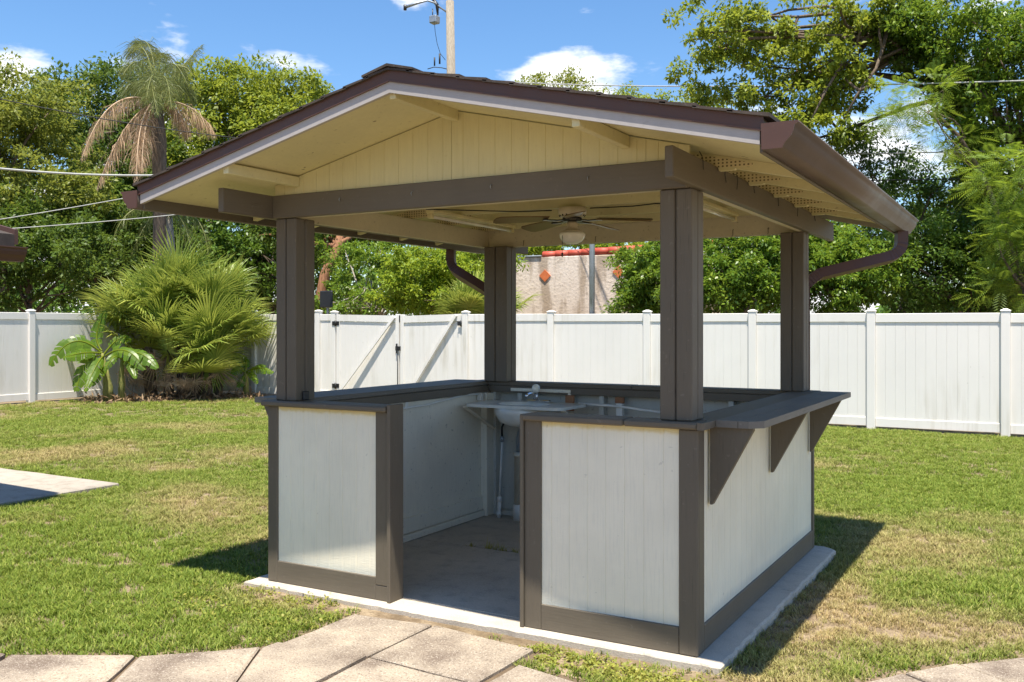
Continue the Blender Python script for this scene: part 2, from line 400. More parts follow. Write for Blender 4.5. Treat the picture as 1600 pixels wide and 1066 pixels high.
def slabpoly(poly, z0, z1, c=.006):
    mb = MB(); P = [Vector((*p, 0)) for p in poly]; ctr = sum(P, Vector()) / len(P)
    inn = [p + (ctr - p).normalized() * c * 1.6 for p in P]; n = len(P)
    vs = [(p.x, p.y, z0) for p in P] + [(p.x, p.y, z1 - c) for p in P] + [(p.x, p.y, z1) for p in inn]
    fs = [tuple(range(n - 1, -1, -1)), tuple(range(2 * n, 3 * n))]
    for r in (0, 1): fs += [(r * n + i, r * n + (i + 1) % n, (r + 1) * n + (i + 1) % n, (r + 1) * n + i) for i in range(n)]
    return mb.add(vs, fs)
# the gazebo's slab: cast in two pours; its outer rim is ragged
def ragged(pts, step=.045, amp=.006, seed=3):
    r = random.Random(seed); o = []
    for i, p in enumerate(pts):
        q_ = pts[(i + 1) % len(pts)]; L = math.dist(p, q_); k = max(1, int(L / step))
        for j in range(k):
            t = j / k; nx, ny = (q_[1] - p[1]) / L, -(q_[0] - p[0]) / L; d = r.uniform(-amp, amp) if j else 0
            o.append((p[0] + (q_[0] - p[0]) * t + nx * d, p[1] + (q_[1] - p[1]) * t + ny * d))
    return o
tag(build(slabpoly(ragged([(-2.775, -.078), (.125, -.062), (.135, 1.331), (-2.78, 1.331)]), -.2, 0, .008), 'concrete_slab', M['slab']), kind='structure')
tag(build(slabpoly(ragged([(-2.78, 1.341), (.135, 1.341), (.14, 2.50), (.06, 2.57), (-2.78, 2.56)], seed=5), -.2, -.004, .008), 'concrete_slab', M['slab']), kind='structure')
# worn grey floor coat inside
tag(build(slabpoly([(-2.56, .105), (-.10, .105), (-.10, 1.325), (-2.56, 1.325)], .0005, .0042, .0015), 'floor', M['floor']), kind='structure')
tag(build(slabpoly([(-2.56, 1.347), (-.10, 1.347), (-.10, 2.44), (-2.56, 2.44)], -.0035, .0012, .0015), 'floor', M['floor']), kind='structure')

PAV = [
 [(-1.885, -.140), (-1.415, -.085), (-1.418, -.618), (-1.895, -.690)],
 [(-1.395, -.085), (-.775, -.150), (-.790, -.655), (-1.398, -.620)],
 [(-1.905, -.705), (-1.412, -.636), (-1.40, -1.30), (-1.60, -1.34), (-1.915, -.80)],
 [(-1.392, -.640), (-.785, -.675), (-.74, -1.30), (-1.385, -1.30)],
 [(-.735, -.365), (-.372, -.435), (-.36, -1.05), (-.76, -.70)],
 [(-.350, -.44), (.05, -.36), (.20, -1.0), (-.34, -1.06)],
 [(-2.335, -1.175), (-1.932, -.800), (-1.62, -1.33), (-2.06, -1.62)],
 [(-2.86, -1.475), (-2.350, -1.190), (-2.08, -1.64), (-2.62, -1.98)],
 [(-3.45, -1.72), (-2.88, -1.49), (-2.64, -2.0), (-3.25, -2.3)],
 [(.36, -.15), (.625, .145), (1.10, -.28), (.72, -.72)],
 [(.642, .165), (.815, .430), (1.36, .05), (1.12, -.26)],
 [(.830, .450), (1.015, .690), (1.58, .33), (1.37, .07)],
 [(1.030, .710), (1.285, .965), (1.82, .62), (1.60, .35)],
 [(1.300, .985), (1.60, 1.20), (2.1, .84), (1.84, .64)]]
def PS(p): return (1.387 + (p[0] - 1.387) * .979, -4.161 + (p[1] + 4.161) * .979)
PAV = [[PS(p) for p in q] for q in PAV]
path = MB()
path.add([(*p, gz(*p) + .002) for p in [PS(p) for p in [(-3.5, -1.7), (-2.3, -1.15), (-1.91, -.70), (-1.9, -.1), (-.76, -.1), (-.72, -.33), (.05, -.34), (.6, .16), (1.0, .72), (1.6, 1.22), (2.15, .8), (1.1, -.9), (-.3, -1.4), (-1.6, -1.9), (-3.2, -2.4)]]], [tuple(range(15))])
path_o = tag(build(path, 'path', M['soil'], fixn=False), kind='structure')
for i, p in enumerate(PAV):
    c = (sum(a for a, _ in p) / len(p), sum(b for _, b in p) / len(p))
    build(slabpoly(ragged(p, .14, .005, i), -.12, gz(*c) + .019 + .003 * ((i * 7) % 3), .007), 'paver', M['paver'], path_o)
PATIO = [(-6.33, 1.80), (-10.5, 1.86), (-10.5, -3.0), (-6.38, -3.0)]
patio_o = tag(build(slabpoly(ragged(PATIO, .3, .01, 9), -.15, .022, .01), 'patio', M['patio']), kind='structure')
BED = [(-15.9, 8.2), (-14.9, 8.1), (-13.6, 10.4), (-13.3, 11.5), (-16.2, 11.6), (-16.2, 8.2)]
bed = MB(); bed.add([(*p, gz(*p) + .006) for p in BED], [tuple(range(len(BED)))])
tag(build(bed, 'planting_bed', M['soil'], fixn=False), kind='structure')

# ------------------------------------------------------------------ gazebo
XL, XM, D = -2.66, -1.33, 2.49
SL = .236                                     # roof slope
def under(x): return 2.665 - SL * abs(x - XM)
gaz = empty('gazebo', (XM, 1.25, 0), 'open-sided wooden garden bar gazebo with white panelled half walls and brown shingled gable roof', 'gazebo')
def part(name, mat, par=None):
    def f(mb): return build(mb, name, M[mat], par or gaz)
    return f
def bx(name, mat, *a, par=None, c=.003): return build(MB().box(*a, c=c), name, M[mat], par or gaz)

def grooved(u0, u1, zlo, ztop, pitch=.098, gw=.005, gd=.0022, th=.018, seed=0):
    """profile strips (u, depth) with V grooves; ztop is a function of u"""
    r = random.Random(seed); pts = []; u = u0; pts.append((u0, 0))
    u = u0 + pitch * r.uniform(.5, 1)
    while u < u1 - .02:
        pts += [(u - gw / 2, 0), (u - gw / 4, gd), (u + gw / 4, gd), (u + gw / 2, 0)]; u += pitch
    pts.append((u1, 0)); return pts
def groove_panel(name, mat, axis, u0, u1, face, into, zlo, ztop, breaks=(), seed=0, pitch=.098):
    pts = grooved(u0, u1, zlo, ztop, seed=seed, pitch=pitch)
    us = sorted(set([p[0] for p in pts]) | set(b for b in breaks if u0 < b < u1))
    dep = lambda u: np.interp(u, [p[0] for p in pts], [p[1] for p in pts])
    mb = MB(); vs = []; n = len(us)
    for back in (0, 1):
        for u in us:
            d = face + into * (.018 if back else dep(u))
            for z in (zlo, ztop(u)): vs.append((u, d, z) if axis == 'x' else (d, u, z))
    fs = []
    for b in (0, 1):
        o = b * 2 * n
        for i in range(n - 1): fs.append((o + 2 * i, o + 2 * i + 1, o + 2 * i + 3, o + 2 * i + 2))
    for i in range(n - 1):
        fs.append((2 * i + 1, 2 * n + 2 * i + 1, 2 * n + 2 * i + 3, 2 * i + 3)); fs.append((2 * i, 2 * n + 2 * i, 2 * n + 2 * i + 2, 2 * i + 2))
    fs.append((0, 1, 2 * n + 1, 2 * n)); fs.append((2 * n - 2, 2 * n - 1, 4 * n - 1, 4 * n - 2))
    mb.add(vs, fs); return build(mb, name, M[mat], gaz)
HT = 1.045
top = lambda u: HT
# --- front half walls
groove_panel('siding_panel', 'siding', 'x', -.813, -.093, .012, 1, .128, top, seed=1)
groove_panel('siding_panel', 'siding', 'x', -2.582, -1.852, .012, 1, .128, top, seed=2)
bx('base_board', 'trimx', -.813, -.093, .0015, .021, .002, .128); bx('base_board', 'trimx', -2.582, -1.852, .0015, .021, .002, .128)
bx('corner_board', 'trim', -.0925, 0, 0, .021, .001, HT, c=.006); bx('corner_board', 'trim', XL, -2.5825, 0, .021, .001, HT, c=.006)
bx('trim_board', 'trim', -.905, -.8135, 0, .021, .001, HT); bx('trim_board', 'trim', -1.8515, -1.762, 0, .021, .085, HT); bx('trim_board', 'trim', -1.8515, -1.762, .001, .021, .001, .083)
bx('jamb_board', 'trim', -1.761, -1.738, -.018, .108, .001, 1.088); bx('jamb_board', 'trim', -.927, -.906, -.014, .108, .001, 1.075)
bx('interior_panel', 'inwhite', -.905, -.1, .088, .1, .002, HT); bx('interior_panel', 'inwhite', -2.55, -1.762, .088, .1, .002, HT)
# caps: short boards butted, front edge eased
bx('wall_cap', 'trimx', -.905, -.36, -.032, .125, HT + .001, 1.079, c=.008); bx('wall_cap', 'trimx', -.357, .005, -.031, .125, HT + .001, 1.078, c=.008)
bx('wall_cap', 'trimx', XL - .03, -1.764, -.032, .125, HT + .001, 1.079, c=.008)
part('wall_cap', 'trimy')(MB().prism([(.006, -.031), (.028, -.031), (.036, -.02), (.036, 2.515), (-.125, 2.515), (-.125, .127), (.006, .127)], HT + .001, 1.0785, 'z'))
# --- right half wall
groove_panel('siding_panel', 'siding', 'y', .1, 2.442, -.012, -1, .125, top, seed=3)
bx('base_board', 'trimy', -.021, -.0015, .1, 2.442, .002, .125); bx('corner_board', 'trim', -.021, -.001, .0215, .0995, .001, HT); bx('corner_board', 'trim', -.021, 0, 2.4425, D, .001, HT)
bx('interior_panel', 'inwhite', -.1, -.088, .1, 2.40, .002, HT)
# --- left half wall
groove_panel('siding_panel', 'siding', 'y', .1, 2.442, XL + .012, 1, .125, top, seed=4)
bx('base_board', 'trimy', XL + .0015, XL + .021, .1, 2.442, .002, .125); bx('corner_board', 'trim', XL + .001, XL + .021, .0215, .0995, .001, HT); bx('corner_board', 'trim', XL, XL + .021, 2.4425, D, .001, HT)
bx('interior_panel', 'inwhite', -2.572, -2.56, .1, 2.40, .002, HT)
bx('interior_skirting', 'inwhite', -2.559, -2.515, .11, 2.28, .006, .05); bx('interior_skirting', 'inwhite', -2.559, -2.538, .11, 2.28, .055, .165)
bx('wall_stud', 'inwhite', -2.559, -2.50, 2.27, 2.385, .003, HT - .06)
part('wall_cap', 'counter')(MB().box(XL - .03, -2.545, .127, 2.515, HT + .001, 1.079, c=.006))
bx('counter_apron', 'trimy', -2.56, -2.538, .127, 2.36, .985, HT)
# --- back half wall: open framing inside
groove_panel('siding_panel', 'siding', 'x', XL + .022, -.022, D - .012, -1, .125, top, seed=5)
bx('base_board', 'trimx', XL + .022, -.022, D - .021, D - .0015, .002, .125); bx('interior_panel', 'ply', -2.56, -.1, D - .034, D - .0305, .003, HT)
for x in (-2.50, -2.26, -1.55, -1.0, -.55, -.13):
    bx('wall_stud', 'ply', x - .019, x + .019, D - .115, D - .035, .042, HT - .001)
bx('sole_plate', 'ply', -2.545, -.105, D - .116, D - .035, .003, .041)
bx('wall_cap', 'trimx', -2.544, -1.30, D - .135, D + .03, HT + .001, 1.079, c=.006); bx('wall_cap', 'trimx', -1.297, -.126, D - .135, D + .03, HT + .001, 1.078, c=.006)
bx('counter_apron', 'trimx', -2.535, -.13, D - .132, D - .118, .993, HT)
for x, m_, z0 in ((-1.80, 'wood', .87), (-1.385, 'wood', .945)):
    bx('wood_block', m_, x - .036, x + .036, D - .155, D - .1325, z0, .99)
bx('wall_stud', 'pvc', -1.41, -1.36, D - .158, D - .120, .42, .944); bx('wall_stud', 'inwhite', -.395, -.35, D - .15, D - .12, .5, .985)
# --- counter shelves outside the side walls, with brackets
for (a, b) in ((.0375, .141), (.1435, .248)):
    ch = [(a, .15), (b - (.055 if b > .2 else 0), .15)] + ([(b, .215)] if b > .2 else []) + [(b, 2.44), (a, 2.44)]
    part('counter_shelf', 'counter')(MB().prism(ch, HT + .0005, 1.0785, 'z'))
for (a, b) in ((-2.795, -2.6905), (-2.905, -2.798)):
    part('counter_shelf', 'counter')(MB().prism([(a, .14), (b, .14), (b, 2.44), (a, 2.44)], HT + .0005, 1.0785, 'z'))
for y in (.175, 1.305, 2.335):
    part('bracket', 'trim')(MB().prism([(.0005, HT), (.205, HT), (.205, HT - .012), (.012, .675), (.0005, .675)], y, y + .038))
    part('bracket', 'trim')(MB().prism([(XL - .0005, HT), (XL - .205, HT), (XL - .205, HT - .012), (XL - .012, .675), (XL - .0005, .675)], y, y + .038))
# --- posts, each of four boards with open joints
ZB = 2.16
def post(x0, x1, y0, y1, z0=1.0795):
    mb = MB(); xm_, ym_ = x0 + (x1 - x0) * .49, (y0 + y1) / 2; j = .0035
    for (a, b) in ((x0, xm_ - j), (xm_ + j, x1)):
        for (c_, d_) in ((y0, ym_ - j * .6), (ym_ + j * .6, y1)): mb.box(a, b, c_, d_, z0, ZB - .001, c=.005)
    mb.box(x0 + .012, x1 - .012, y0 + .012, y1 - .012, z0 + .001, ZB - .002)
    return build(mb, 'post', M['trim'], gaz)
post(-.191, -.034, .019, .187); post(-2.611, -2.454, .019, .187); post(-2.555, -2.345, 2.315, 2.475); post(-.191, -.034, 2.315, 2.475)
# --- beams
BH = .137; Z1 = ZB + BH
bx('beam', 'trimy', -.043, -.003, -.3165, 3.18, ZB, Z1, c=.004)
bx('beam', 'trimy', -2.66, -2.62, -.387, 3.18, ZB, Z1, c=.004)
bx('beam', 'trimx', -2.6195, -.0435, -.001, .038, ZB + .0005, Z1 - .001, c=.004)
bx('beam', 'inbeam', -2.6195, -.0435, .039, .077, ZB + .001, Z1 - .002, c=.004)
bx('beam', 'inbeam', -2.6195, -2.581, .0775, 2.435, ZB + .001, Z1 - .001, c=.004)
bx('beam', 'inbeam', -.0820, -.0435, .0775, 2.435, ZB + .001, Z1 - .001, c=.004)
bx('beam', 'inbeam', -2.6195, -.0435, 2.436, 2.474, ZB + .0005, Z1 + .07, c=.004)
bx('beam', 'trimx', -2.6195, -.0435, 2.4745, 2.512, ZB + .001, Z1 - .001, c=.004)
# --- gable walls
for face, into in ((.016, 1), (2.495, -1)):
    for k, (a, b) in enumerate(((-3.02, -2.464), (-2.462, -1.358), (-1.356, -.26), (-.258, .36))):
        lo = Z1 - .012
        if b <= -2.46 or a >= -.27:
            a2, b2 = (max(a, XM - (2.665 - lo) / SL + .02), b) if b <= -2.46 else (a, min(b, XM + (2.665 - lo) / SL - .02))
            if b <= -2.46: a2 = max(a2, -2.66 + .045)
            else: b2 = min(b2, -.047)
        else: a2, b2 = a, b
        groove_panel('gable_siding', 'creamz', 'x', a2, b2, face, into, lo, lambda u: under(u) - .006, breaks=(XM,), seed=10 + k)
# --- trusses
def nailplate_mat():
    m, nt, b = mk('nail_plate')
    oc = nd(nt, 'ShaderNodeNewGeometry').outputs['Position']; s3 = nd(nt, 'ShaderNodeSeparateXYZ'); nt.links.new(oc, s3.inputs[0])
    def tri(o, f, lo):
        a = nd(nt, 'ShaderNodeMath', operation='MULTIPLY'); nt.links.new(o, a.inputs[0]); a.inputs[1].default_value = f
        fr = nd(nt, 'ShaderNodeMath', operation='FRACT'); nt.links.new(a.outputs[0], fr.inputs[0])
        g_ = nd(nt, 'ShaderNodeMath', operation='LESS_THAN'); nt.links.new(fr.outputs[0], g_.inputs[0]); g_.inputs[1].default_value = lo; return g_.outputs[0]
    mu = nd(nt, 'ShaderNodeMath', operation='MULTIPLY'); nt.links.new(tri(s3.outputs[0], 48, .42), mu.inputs[0]); nt.links.new(tri(s3.outputs[2], 62, .5), mu.inputs[1])
    nt.links.new(mixc(nt, mu.outputs[0], (.66, .57, .34), (.14, .11, .06)), b.inputs['Base Color']); b.inputs['Roughness'].default_value = .5; return m
M['plate'] = nailplate_mat()
for y in (.32, .85, 1.38, 1.90, 2.40):
    mb = MB(); y0, y1 = y - .019, y + .019; d = .062
    E1 = .418
    for s_ in (1, -1):
        X = lambda x: XM + s_ * (x - XM)
        mb.prism([(X(XM), under(XM) - .001), (X(E1), under(E1) - .001), (X(E1), under(E1) - d * .8), (X(XM), under(XM) - d)][::s_], y0, y1)
        mb.prism([(X(XM + .02), 2.38), (X(XM + .06), 2.38), (X(XM + .66), under(XM + .63) - d), (X(XM + .60), under(XM + .60) - d)][::s_], y0 + .001, y1 - .001)
    h = .072; cx = .10                                        # bottom chord, rounded heel ends past the beam
    zt = lambda x: min(Z1 + h, under(x) - .01)
    pts = [(XM - 1.33 - cx + .02, Z1 - .022), (XM - 1.33 - .005, Z1 - .0225), (XM - 1.3305, Z1 + .001), (XM - 1.33 + .09, Z1 + .001), (XM + 1.24, Z1 + .001), (XM + 1.3305, Z1 + .001), (XM + 1.335, Z1 - .0225), (XM + 1.33 + cx - .02, Z1 - .022), (XM + 1.33 + cx, Z1 - .005), (XM + 1.33 + cx, under(cx) - .01),
           (XM + 1.05, Z1 + h), (XM - 1.05, Z1 + h), (XM - 1.33 - cx, under(cx) - .01), (XM - 1.33 - cx, Z1 - .005)]
    pts = [(px_, max(pz_, Z1 + .001) if (-2.665 < px_ < 0.002) else pz_) for px_, pz_ in pts]
    mb.prism(pts, y0 + .0005, y1 - .0005)
    t = build(mb, 'truss', M['cream'], gaz)
    for a, b in ((-.26, .17), (-2.83, -2.40)):
        lo = lambda x: Z1 + .004 if x < .004 and x > -2.664 else Z1 - .012
        pp = [(a, lo(a)), (b, lo(b)), (b, under(b) - .012), (a, under(a) - .012)]
        build(MB().prism(pp, y0 - .0022, y0 - .0002), 'nail_plate', M['plate'], t)
# --- roof
YF, YBK = -.56, 3.25
roof = None
mb = MB(); XE = .425
def slope_prism(mb, x0, x1, zlo, zhi, y0, y1):
    mb.prism([(x0, under(x0) + zlo), (x1, under(x1) + zlo), (x1, under(x1) + zhi), (x0, under(x0) + zhi)] if x1 > x0 else [(x1, under(x1) + zlo), (x0, under(x0) + zlo), (x0, under(x0) + zhi), (x1, under(x1) + zhi)], y0, y1)
XW = 2 * XM - XE
mb.prism([(XW, under(XW)), (XM, under(XM)), (XE, under(XE)), (XE, under(XE) + .06), (XM, under(XM) + .06), (XW, under(XW) + .06)], YF + .022, YBK - .022)
roof = build(mb, 'roof', M['cream'], gaz)
sh = MB()                                                     # shingle courses with uneven tabs
r = random.Random(5); nC = 13
for s_ in (1, -1):
    for k in range(nC):
        d0 = 1.80 - k * .139; d1 = d0 - .16
        y = YF - .022 - (.1 if k % 2 else 0)
        while y < YBK + .022:
            w_ = r.uniform(.16, .34); a, b = max(y, YF - .022), min(y + w_ - .006, YBK + .022)
            if b > a + .02:
                lift = .010 + r.uniform(0, .007); dd = r.uniform(-.008, .008)
                P = [(d0 + dd, .076 + 0), (d0 + dd, .076 + lift), (max(d1, .0), .078 + .003), (max(d1, .0), .072)]
                P = [(XM + s_ * q0, 2.665 - SL * q0 + q1) for q0, q1 in P]
                sh.prism(P[::s_], a, b)
            y += w_
sho = build(sh, 'shingles', M['shingle'], roof); sho['kind'] = 'stuff'
y = YF - .026; k = 0
while y < YBK:
    rc = MB(); t = .004 + .006 * ((k * 3) % 4) / 3; L = .24
    for s_ in (1, -1):
        rc.prism([(XM, 2.665 + .088), (XM + s_ * .15, 2.665 + .088 - SL * .15), (XM + s_ * .15, 2.665 + .094 + t - SL * .15), (XM, 2.665 + .097 + t)][::s_], y, min(y + L, YBK + .024))
    build(rc, 'ridge_shingle', M['shingle'], roof); y += .2; k += 1
for yy, s in ((YF, -1), (YBK, 1)):                          # rake boards and brown drip edges, front and back
    for d in (1, -1):
        X = lambda x: XM + d * (x - XM)
        rb = MB(); rb.prism([(XM, 2.632), (X(.432), 2.632 - SL * 1.762), (X(.432), 2.735 - SL * 1.762), (XM, 2.735)][::d], yy, yy - s * .021); build(rb, 'rake_board', M['rake'], roof)
        de = MB(); o = yy + s * .0015
        de.prism([(XM, 2.692), (X(.448), 2.692 - SL * 1.778), (X(.448), 2.752 - SL * 1.778), (XM, 2.752)][::d], o, o + s * .0045)
        de.prism([(XM, 2.684), (X(.448), 2.684 - SL * 1.778), (X(.448), 2.6915 - SL * 1.778), (XM, 2.6915)][::d], o, o + s * .0075)
        build(de, 'drip_edge', M['brown'], roof)
for x in (XM, -.36, -2.44):                                 # lookouts from the gable out to the rake board
    for ya, yb in ((YF + .0215, .0155), (2.4955, YBK - .0215)):
        zt_ = under(x) - (.001 if x == XM else .007)
        build(MB().box(x - .019, x + .019, ya, yb, zt_ - .058, zt_, c=.003), 'lookout', M['cream'], roof)
for d in (1, -1):                                           # eave fascia
    X = lambda x: XM + d * (x - XM)
    build(MB().box(min(X(.4255), X(.441)), max(X(.4255), X(.441)), YF + .0225, YBK - .0225, 2.186, 2.322), 'eave_fascia', M['trimy'], roof)
# --- gutters and downspouts
def kprof(t=0):
    o = [(0, .098), (0, 0), (.078, 0), (.083, .012), (.095, .028), (.112, .045), (.121, .066), (.124, .083), (.138, .092), (.138, .099), (.128, .099)]
    return o
for d in (1, -1):
    X = lambda x: XM + d * (.4425 + x - XM); z0 = 2.193
    P = kprof(); n = len(P); th = .0025
    inner = []
    for i, p in enumerate(P):
        a = Vector(P[max(i - 1, 0)]); b = Vector(P[min(i + 1, n - 1)]); t_ = (b - a).normalized(); nr = Vector((-t_.y, t_.x)); inner.append((p[0] + nr.x * th, p[1] + nr.y * th))
    mb = MB(); ya, yb = YF - .012, YBK - .0; vs = []
    for y in (ya, yb):
        vs += [(X(a), y, z0 + b) for a, b in P] + [(X(a), y, z0 + b) for a, b in inner]
    m2 = 2 * n; fs = []
    for i in range(n - 1):
        fs += [(i, i + 1, m2 + i + 1, m2 + i), (n + i, m2 + n + i, m2 + n + i + 1, n + i + 1)]
        for o in (0, m2): fs.append((o + i, o + i + 1, o + n + i + 1, o + n + i))
    for i in (0, n - 1): fs.append((i, m2 + i, m2 + n + i, n + i))
    mb.add(vs, fs, True); gut = build(mb, 'gutter', M['brownlite'], gaz)
    cap = [(X(a), z0 + b) for a, b in [(-.002, .1)] + P[1:10]]
    for y, s in ((ya, -1), (yb, 1)): build(MB().prism(cap[::d], y + s * .0005, y + s * .004), 'gutter_end_cap', M['brown'], gut)
    mb = MB(); xo = X(.05)
    def arc(a, b, c, n=7):
        a, b, c = Vector(a), Vector(b), Vector(c); return [tuple(a * (1 - t) ** 2 + b * 2 * t * (1 - t) + c * t * t) for t in [q / n for q in range(n + 1)]]
    if d == 1: P1, P2, P3, vx, vy = (xo, 3.0, 2.192), (xo, 3.0, 2.03), (-.03, 2.62, 1.875), -.085, 2.562
    else: P1, P2, P3, vx, vy = (xo, 2.74, 2.192), (xo, 2.74, 2.03), (-2.66, 2.60, 1.80), -2.60, 2.562
    dv = (Vector(P3) - Vector(P2)).normalized()
    a1 = arc((xo, P1[1], 2.125), P2, tuple(Vector(P2) + dv * .11)); a2 = arc(tuple(Vector(P3) - dv * .05), P3, (vx, vy, P3[2] - .08), 5)
    pth = [P1] + a1 + a2 + [(vx, vy, .16), (vx, vy + .015, .10), (vx, vy + .08, .05)]; B1, B2 = 1 + 7, 1 + 7 + 1 + 5
    def dense(p, st=.012):
        o = [Vector(p[0])]; ridge = [False]
        for i in range(len(p) - 1):
            a, b = Vector(p[i]), Vector(p[i + 1]); L = (b - a).length; bend = (1 <= i < B1) or (B1 + 1 <= i < B2)
            k = max(1, int(L / st)) if bend else 1
            for j in range(1, k + 1): o.append(a.lerp(b, j / k)); ridge.append(bend and len(o) % 2 == 0)
        return o, [1.06 if q else 1.0 for q in ridge]
    pp, rr = dense(pth); mb.tube(pp, rr, rect=(.035, .047), up=(1, .4, 0)); build(mb, 'downspout', M['brown'], gaz)
# --- conduit and cable inside
mb = MB(); mb.tube([(-2.553, .15, .955), (-2.553, .8, .935), (-2.552, 1.5, .945), (-2.55, 2.0, .985), (-2.52, 2.33, .985)], .0085); build(mb, 'conduit', M['pvc'], gaz)
mb = MB(); mb.tube([(-1.72, 2.33, .93), (-1.45, 2.325, .925), (-1.37, 2.32, .922), (-1.2, 2.33, .905), (-.95, 2.34, .885), (-.5, 2.34, .875), (-.15, 2.34, .88)], .0095); build(mb, 'conduit', M['pvc'], gaz)
bx('outlet_bracket', 'pvc', -2.5595, -2.548, 1.24, 1.275, .93, .985); bx('outlet_bracket', 'pvc', -2.552, -2.51, 2.20, 2.235, .93, .99)
mb = MB(); mb.tube([(-2.2, .99, 2.30), (-2.0, 1.02, 2.285), (-1.7, 1.36, 2.292), (-1.45, 1.36, 2.285)], .004, 6); build(mb, 'cable', M['cable'], gaz)
mb = MB(); mb.tube([(-1.2, 1.42, 2.291), (-.9, 1.42, 2.285), (-.75, 1.42, 2.292), (-.6, 1.42, 2.283), (-.45, 1.4, 2.29)], .004, 6); build(mb, 'cable', M['cable'], gaz)
build(MB().box(-2.4535, -2.437, .07, .12, 1.0805, 1.135, c=.008), 'black_fitting', M['black'], gaz)  # unidentified small black object on the post, modelled as a box
for k, y in enumerate((.06, .40, .62, .93, 1.46, 1.97, 2.47)):
    mb = MB(); q = .02 * math.sin(k * 2.3); mb.tube([(-.012, y + q, Z1 + .004 + .03 * (k == 0)), (.004, y + q * .5, Z1 + .002), (.006, y, Z1 - .03), (.004, y + q + .012, Z1 - .05 - .012 * (k % 3))], .0022, 5); build(mb, 'wire_scrap', M['cable'], gaz)
# cup hooks under the back and left beams
for x in (-2.25, -1.9, -1.62, -1.05, -.55, -.3):
    mb = MB(); mb.tube([(x, 2.433, ZB + .05), (x, 2.424, ZB + .045), (x, 2.420, ZB + .03), (x, 2.424, ZB + .012), (x, 2.412, ZB + .005)], .0022, 5); build(mb, 'cup_hook', M['black'], gaz)
for x in (-.55, -1.1, -1.6, -2.1):
    mb = MB(); mb.tube([(x, -.0008, ZB + .09), (x, -.008, ZB + .088), (x, -.012, ZB + .078), (x, -.006, ZB + .068)], .0022, 5); build(mb, 'cup_hook', M['galv'], gaz)

# ------------------------------------------------------------------ fittings in the gazebo
fan = empty('ceiling_fan', (-1.31, 1.38, 2.06), 'ceiling fan with brown blades and a milky glass light bowl', 'ceiling fan')
fc = (-1.31, 1.38, 0)
build(MB().lathe([(.02, 2.2985), (.088, 2.298), (.095, 2.285), (.092, 2.255), (.075, 2.235), (.03, 2.232)], fc), 'housing', M['fanbody'], fan)
mb = MB()
for k in range(16):
    a = 2 * math.pi * k / 16; mb.tube([(fc[0] + .0835 * math.cos(a), fc[1] + .0835 * math.sin(a), 2.250), (fc[0] + .079 * math.cos(a), fc[1] + .079 * math.sin(a), 2.239)], .006, 6)
build(mb, 'vent', M['black'], fan)
build(MB().lathe([(.03, 2.2315), (.062, 2.231), (.066, 2.222), (.062, 2.206), (.03, 2.204)], fc), 'motor', M['black'], fan)
build(MB().lathe([(.03, 2.2035), (.036, 2.19), (.034, 2.165), (.052, 2.150), (.07, 2.142), (.072, 2.134), (.02, 2.133)], fc), 'light_neck', M['fanbody'], fan)
build(MB().lathe([(.02, 2.1325), (.082, 2.132), (.086, 2.120), (.080, 2.098), (.062, 2.075), (.035, 2.062), (.005, 2.058)], fc, 28), 'light_bowl', M['glassbowl'], fan)
mb = MB(); mb.tube([(fc[0] - .03, fc[1] - .05, 2.14), (fc[0] - .035, fc[1] - .075, 2.12), (fc[0] - .035, fc[1] - .075, 2.0)], .0018, 5); mb.lathe([(.001, 2.0), (.007, 1.995), (.006, 1.975), (.001, 1.97)], (fc[0] - .035, fc[1] - .075, 0), 8); build(mb, 'pull_chain', M['black'], fan)
for k in range(5):
    a = R(9.6 + 72 * k); ca, sa = math.cos(a), math.sin(a)
    def L(u, v, z): return (fc[0] + u * ca - v * sa, fc[1] + u * sa + v * ca, z)
    pl = [(.17, -.045), (.40, -.062), (.50, -.060), (.525, -.04), (.53, 0), (.525, .04), (.50, .060), (.40, .062), (.17, .045)]
    tilt = lambda v: 2.218 + v * .22
    vs = [L(u, v, tilt(v) - (u - .17) * .06 + .003) for u, v in pl] + [L(u, v, tilt(v) - (u - .17) * .06 - .003) for u, v in pl]; n = len(pl)
    mb = MB(); mb.add(vs, [tuple(range(n)), tuple(range(2 * n - 1, n - 1, -1))] + [(i, n + i, n + (i + 1) % n, (i + 1) % n) for i in range(n)]); bl = build(mb, 'blade', M['fanblade'], fan)
    mb = MB(); mb.tube([L(.055, 0, 2.216), L(.11, 0, 2.208), L(.2, 0, 2.2115)], 1, rect=(.004, .022), up=(0, 0, 1)); build(mb, 'blade_bracket', M['black'], bl)
for nm, x, y0_, y1_, lab in (('strip_light', -2.18, 1.0, 2.12, 'bare strip light on the trusses beside the plain cream beam'), ('strip_light', -.47, 1.18, 2.20, 'bare strip light on the trusses above the bracketed counter')):
    fx = empty(nm, (x, (y0_ + y1_) / 2, 2.255), lab, 'light', 'strip lights under the gazebo roof')
    build(MB().box(x - .03, x + .03, y0_, y1_, 2.272, 2.2975, c=.004), 'channel', M['tubelight'], fx)
    mb = MB(); mb.tube([(x, y0_ + .03, 2.254), (x, y1_ - .03, 2.254)], .013, 10); build(mb, 'lamp_tube', M['glassbowl'], fx)
    for y in (y0_ + .002, y1_ - .032): build(MB().box(x - .018, x + .018, y, y + .03, 2.238, 2.2715, c=.003), 'lamp_holder', M['tubelight'], fx)
snk = empty('sink', (-2.06, 2.1, .93), 'white rectangular sink top with hanging bowl in the back corner of the gazebo', 'sink')
mb = MB(); SX0, SX1, SY0, SY1 = -2.475, -1.64, 1.87, 2.355
cx_, cy_ = -2.06, 2.09; N = 32
